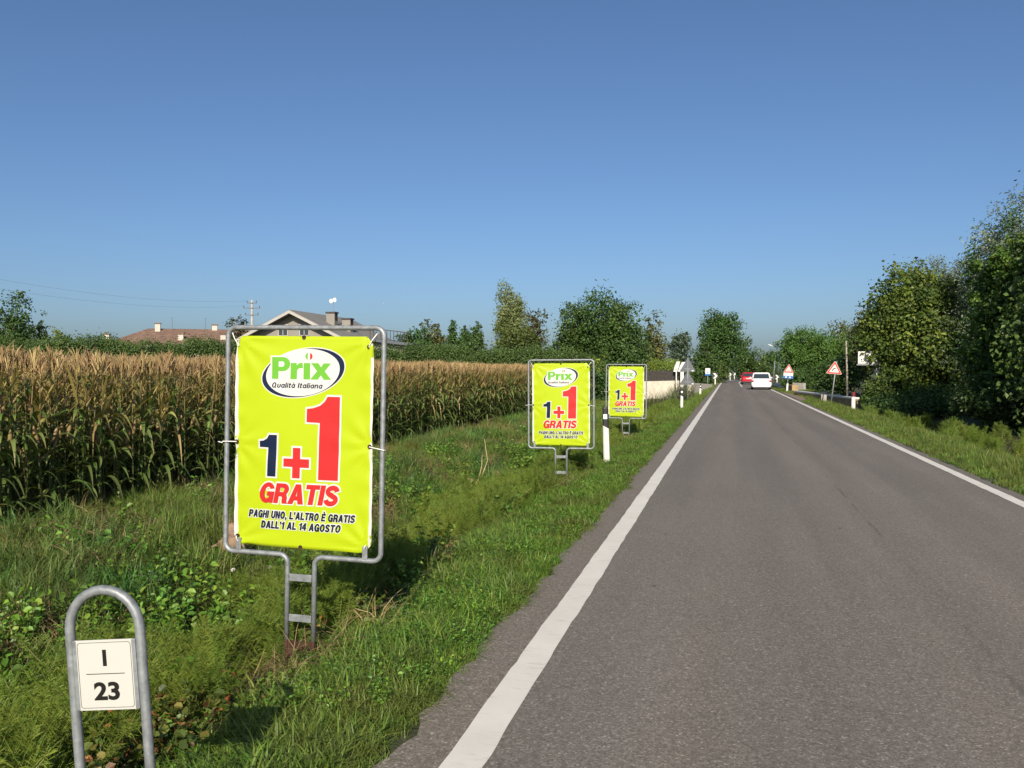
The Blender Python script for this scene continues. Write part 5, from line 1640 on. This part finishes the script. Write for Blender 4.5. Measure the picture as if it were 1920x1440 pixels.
# lower wing with railed terrace
wg = MB().prism([(0, -.3), (6.0, -.3), (6.0, hz - 3.3), (0, hz - 2.6)], 2.0, 9.0).build('side_wing', M['wall_beige'], gh, loc=(4.3, 0, 0))
MB().prism([(-.2, hz - 2.55), (6.9, hz - 3.4), (6.9, hz - 3.15), (-.2, hz - 2.3)], 1.2, 9.6).build('wing_roof', M['grey'], wg)
for q in np.arange(1.2, 5.2, 0.35):
    MB().box((q, 5.0, hz - 1.95 - q * .12), (0.05, 0.05, 1.1)).build('baluster', M['fence_dark'], wg)
MB().prism([(1.0, hz - 1.52), (5.2, hz - 2.02), (5.2, hz - 1.94), (1.0, hz - 1.44)], 4.96, 5.04).build('handrail', M['fence_dark'], wg)
# long brown-tiled house
hx, hy = spot(246, 104)
hz = high(611, 104) + .2
e = empty('tiled_house', (hx, hy, -.2), (0, 0, R(30)))
tag(e, 'long low house with brown tiled roof and several white chimneys beyond the hedge', 'house')
MB().box((7, 4.5, (hz - 2.6) / 2), (19, 9, hz - 2.6)).build('wall', M['wall_cream'], e)
ev, x0, x1, y0, y1 = hz - 2.4, -3.4, 17.4, -1.0, 10.0
rf = MB().add([(x0, y0, ev), (x1, y0, ev), (x1, y1, ev), (x0, y1, ev), (1.4, 4.5, hz - .1), (13.5, 4.5, hz - .1), (x0, y0, ev - .2), (x1, y0, ev - .2), (x1, y1, ev - .2), (x0, y1, ev - .2)],
              [(0, 1, 5, 4), (1, 2, 5), (2, 3, 4, 5), (3, 0, 4), (0, 6, 7, 1), (1, 7, 8, 2), (2, 8, 9, 3), (3, 9, 6, 0), (6, 9, 8, 7)]).build('roof', M['roof_tile'], e)
for r_ in range(1, 9):
    t_ = r_ / 9
    MB().tube([(x0 + (1.4 - x0) * t_ + .05, y0 + (4.5 - y0) * t_, ev + (hz - .1 - ev) * t_ + .01), (x1 + (13.5 - x1) * t_ - .05, y0 + (4.5 - y0) * t_, ev + (hz - .1 - ev) * t_ + .01)], 0.06, 5).build('tile_course', M['roof_tile'], rf)
for q, yy, zz in ((-2.9, 1.2, hz - 1.4), (2.6, 3.8, hz + .1), (5.6, 1.0, hz - 1.3), (9.4, 4.4, hz + .05), (10.6, 1.2, hz - 1.3)):
    c = MB().box((q, yy, zz - .25), (0.62, 0.6, 1.2)).build('chimney', M['wall_cream'], rf)
    MB().box((q, yy, zz + .42), (0.80, 0.78, 0.12)).build('chimney_cap', M['roof_tile'], c)
for q in (4.3, 8.3, 12.6):
    a = MB().tube([(q, 3.9, hz - .4), (q, 3.9, hz + 1.3)], 0.025, 5).build('aerial_mast', M['grey'], rf)
    MB().box((q, 3.9, hz + 1.25), (0.7, 0.02, 0.02)).build('aerial_bar', M['grey'], a)
for q in (1.0, 6.0, 11.0):
    f = MB().box((q, -.03, hz - 3.9), (1.1, 0.1, 1.4)).build('window', M['trim'], e)
    MB().box((q, -.09, hz - 3.9), (0.9, 0.04, 1.2)).build('pane', M['glass'], f)

# ------------------------------------------------------------------ cars
M['car_white'] = plain('white_car_paint', (0.78, 0.78, 0.77), 0.25, 0, 0.02, 2, 0.6)
M['car_red'] = plain('red_car_paint', (0.42, 0.010, 0.028), 0.25, 0, 0.05, 2, 0.6)
M['tyre'] = plain('tyre_rubber', (0.018, 0.018, 0.018), 0.85, 0, 0.2, 20)
M['rim'] = plain('wheel_rim', (0.35, 0.35, 0.36), 0.35, 0.6, 0.1, 20)
M['tail'] = plain('tail_light', (0.34, 0.012, 0.012), 0.25, 0, 0.1, 20)
def rrect3(w, l, z, r, yc, n=4):
    return [(q.x, q.y + yc, z) for q in fillet([(-w / 2, -l / 2, 0), (w / 2, -l / 2, 0), (w / 2, l / 2, 0), (-w / 2, l / 2, 0)], r, n, True)]
def car(name, label, loc, rz, paint, W, Ln, H, belt, rear_rake, front_rake, cat='car'):
    e = empty(name, loc, (0, 0, rz))
    tag(e, label, cat)
    yc = Ln / 2
    bd = MB().rings([rrect3(W * .90, Ln * .96, 0.20, .18, yc), rrect3(W * .985, Ln * .995, 0.34, .24, yc), rrect3(W, Ln, 0.55, .26, yc), rrect3(W * .99, Ln * .985, belt - .08, .26, yc), rrect3(W * .95, Ln * .95, belt + .005, .24, yc)]).build('body', M[paint], e, True)
    cl = Ln * .70
    rear, frnt = 0.06, 0.06 + cl
    def cab(z, t, inset):
        a, b = rear + rear_rake * t, frnt - front_rake * t
        return rrect3(W * (.93 - inset), b - a, z, .16, (a + b) / 2)
    hb = H - belt
    MB().rings([cab(belt - .03, 0, 0), cab(belt + hb * .5, .5, .05), cab(H - .06, .93, .13), cab(H, 1.0, .22)]).build('cabin', M[paint], e, True)
    # rear glass, side glass
    def yr(t): return rear + rear_rake * t - .012
    g0, g1 = .10, .80
    rw0, rw1 = W * .40, W * .345
    rg = MB()
    pts = [(-rw0, yr(g0), belt + hb * g0), (rw0, yr(g0), belt + hb * g0), (rw1, yr(g1), belt + hb * g1), (-rw1, yr(g1), belt + hb * g1)]
    rg.add(pts + [(x_, y_ + .03, z_) for x_, y_, z_ in pts], [(0, 1, 2, 3), (7, 6, 5, 4), (0, 4, 5, 1), (1, 5, 6, 2), (2, 6, 7, 3), (3, 7, 4, 0)]).build('rear_window', M['glass'], e, bevel=0.008)
    for s in (-1, 1):
        for a0, a1 in ((.10, .44), (.46, .80)):
            y0, y1 = rear + cl * a0, rear + cl * a1
            w0, w1 = W * .465 + .006, W * .412 + .006
            z0_, z1_ = belt + hb * .12, belt + hb * .78
            sh = rear_rake * .5 if a0 < .2 else 0
            q = [(s * w0, y0, z0_), (s * w0, y1, z0_), (s * w1, y1 - (front_rake * .55 if a0 > .4 else 0), z1_), (s * w1, y0 + sh, z1_)]
            MB().add(q + [(x_ - s * .03, y_, z_) for x_, y_, z_ in q], [(0, 1, 2, 3), (7, 6, 5, 4), (0, 4, 5, 1), (1, 5, 6, 2), (2, 6, 7, 3), (3, 7, 4, 0)]).build('side_window', M['glass'], e)
        MB().box((s * (W / 2 - .13), 0.015, belt - .17), (0.24, 0.08, 0.13)).build('tail_light', M['tail'], e, bevel=0.012)
        MB().box((s * (W / 2 + .04), Ln * .66, belt + .10), (0.16, 0.10, 0.12)).build('wing_mirror', M[paint], e, bevel=0.02)
        for yy in (Ln * .19, Ln * .81):
            ty = MB().rings([[(s * (W / 2 - .22 + dx), yy + r * math.cos(t), .31 + r * math.sin(t)) for t in np.linspace(0, 2 * math.pi, 20, endpoint=False)] for dx, r in ((0, .28), (.02, .31), (.19, .31), (.215, .28))]).build('wheel', M['tyre'], e)
            MB().rings([[(s * (W / 2 - .02 + dx), yy + r * math.cos(t), .31 + r * math.sin(t)) for t in np.linspace(0, 2 * math.pi, 16, endpoint=False)] for dx, r in ((-.03, .2), (.004, .19), (.008, .05))]).build('rim', M['rim'], ty)
    MB().box((0, -.006, belt - .22), (0.52, 0.03, 0.115)).build('number_plate', M['plate'], e, bevel=0.004)
    MB().box((0, .02, .30), (W * .82, 0.10, 0.13)).build('rear_bumper', M['black' if paint == 'car_red' else paint], e, bevel=0.03)
    MB().box((0, .14, .19), (W * .80, 0.20, 0.10)).build('underside', M['black'], e)
    return e
car('white_people_carrier', 'white people carrier driving away on the far lane', (2.75, 79, 0), R(-1.0), 'car_white', 1.76, 4.5, 1.52, 0.95, .42, 1.0)
rc = car('red_hatchback', 'red hatchback ahead of the white people carrier', (2.25, 110, 0), R(-2.0), 'car_red', 1.70, 3.9, 1.47, 0.93, .38, 1.0)

# ------------------------------------------------------------------ odds and ends in the ditch
def lump(name, label, x, y, r, mat, seed, cat, sq=(1, 1, 1), lift=0.0, twigs=None):
    rg = random.Random(seed)
    bm = bmesh.new()
    bmesh.ops.create_icosphere(bm, subdivisions=4, radius=1.0)
    off = [rg.uniform(0, 10) for _ in range(6)]
    for v in bm.verts:
        p = v.co.copy()
        n_ = 0.28 * math.sin(p.x * 3 + off[0]) * math.sin(p.y * 3.4 + off[1]) + .18 * math.sin(p.z * 6 + off[2]) * math.cos(p.x * 5 + off[3]) + .10 * math.sin(p.y * 13 + p.z * 9 + off[4]) + .06 * math.sin(p.x * 21 + p.z * 17)
        v.co = Vector((p.x * sq[0], p.y * sq[1], p.z * sq[2])) * r * (1 + n_)
    me = bpy.data.meshes.new(name)
    bm.to_mesh(me); bm.free()
    me.materials.append(M[mat])
    for p in me.polygons: p.use_smooth = True
    z = float(ground_z(x, y))
    root = empty(name, (x, y, z + lift))
    tag(root, label, cat)
    link('root_mass', me, root)
    for tw in twigs or []:
        MB().tube(tw, [0.013, 0.011, 0.008, 0.004], 5).build('bent_twig', M['twig'], root, True)
    for q in range(5):
        a = rg.uniform(0, 6.28)
        MB().tube([(0, 0, 0), (math.cos(a) * r * 1.1, math.sin(a) * r * 1.1, rg.uniform(-.02, .10)), (math.cos(a) * r * 1.6, math.sin(a) * r * 1.6, -.02)], [0.03 * r / .15, 0.018 * r / .15, 0.006], 5).build('root', M['stump'], root, True)
def unproj(px, py, h):
    d = h * FPX / (py - 695)
    return spot(px, d)
x, y = unproj(882, 912, 2.15)
lump('dead_root', 'dead brown root with two bent twigs lying on the ditch bank', x, y, 0.15, 'stump', 1, 'root', (1, .8, 1.2), 0.06, [[(.05, 0, .05), (.22, 0, .25), (.33, 0, .55), (.27, 0, .95)], [(.05, 0, .05), (.16, 0, .2), (.22, 0, .45), (.22, .02, .65)]])
x, y = unproj(925, 880, 2.05)
lump('dead_root', 'small pale root clod just up the bank from the twiggy one', x, y, 0.13, 'stump', 2, 'root', (1.2, .8, .7), 0.05)
x, y = unproj(436, 1030, 2.0)
lump('dead_root', 'pinkish weathered stump showing past the lower corner of the nearest poster', x, y, 0.17, 'stump', 4, 'stump', (.8, .8, 1.3), 0.12)
x, y = unproj(1020, 860, 2.1)
lump('dead_root', 'pale stump peeping out under the second poster', x, y, 0.22, 'stump', 6, 'stump', (1.6, .8, .6), 0.05)
# white bindweed flowers in the ditch
fl = MB()
n_ = 10
fl.rings([[(r * math.cos(t), r * math.sin(t), z) for t in np.linspace(0, 2 * math.pi, n_, endpoint=False)] for r, z in ((.003, 0), (.008, .014), (.022, .026))], cap=False)
fm = fl.mesh('white_flower', M['white'], True)
rf_ = random.Random(8)
for px, py, h in ((505, 1075, 2.25), (495, 1092, 2.25), (520, 1105, 2.25), (323, 1101, 2.2), (355, 1127, 2.2), (437, 1080, 2.1), (573, 1062, 2.2), (62, 1247, 2.3), (185, 1436, 2.2), (785, 1022, 2.15), (866, 985, 2.1), (378, 1434, 2.15)):
    x, y = unproj(px, py, h)
    o = link('white_flower', fm, None, (x, y, EYE - h + .04), (rf_.uniform(.5, 1.0), 0, rf_.uniform(-.4, .4)))
    o.scale = (1.1, 1.1, 1.1)
    tag(o, 'tiny white bindweed flower among the ditch weeds', 'flower', 'white flowers in the ditch weeds')
# white bird over the hedge
bx, by = spot(716, 60)
bd = empty('bird', (bx, by, high(571, 60)), (0, 0, R(40)))
tag(bd, 'tiny white bird in the sky right of the grey house', 'bird')
MB().rings([[(r * math.cos(t), yy, r * .8 * math.sin(t)) for t in np.linspace(0, 2 * math.pi, 8, endpoint=False)] for yy, r in ((-.16, .005), (-.09, .03), (0, .04), (.09, .025), (.16, .006))]).build('bird_body', M['white'], bd, True)
for s in (-1, 1):
    MB().add([(0, .04, .01), (s * .16, .03, .10), (s * .30, -.02, .06), (s * .16, -.05, .09), (0, -.05, .01)], [(0, 1, 3, 4), (1, 2, 3)]).build('wing', M['white'], bd)
print('objects', len(SC.objects))
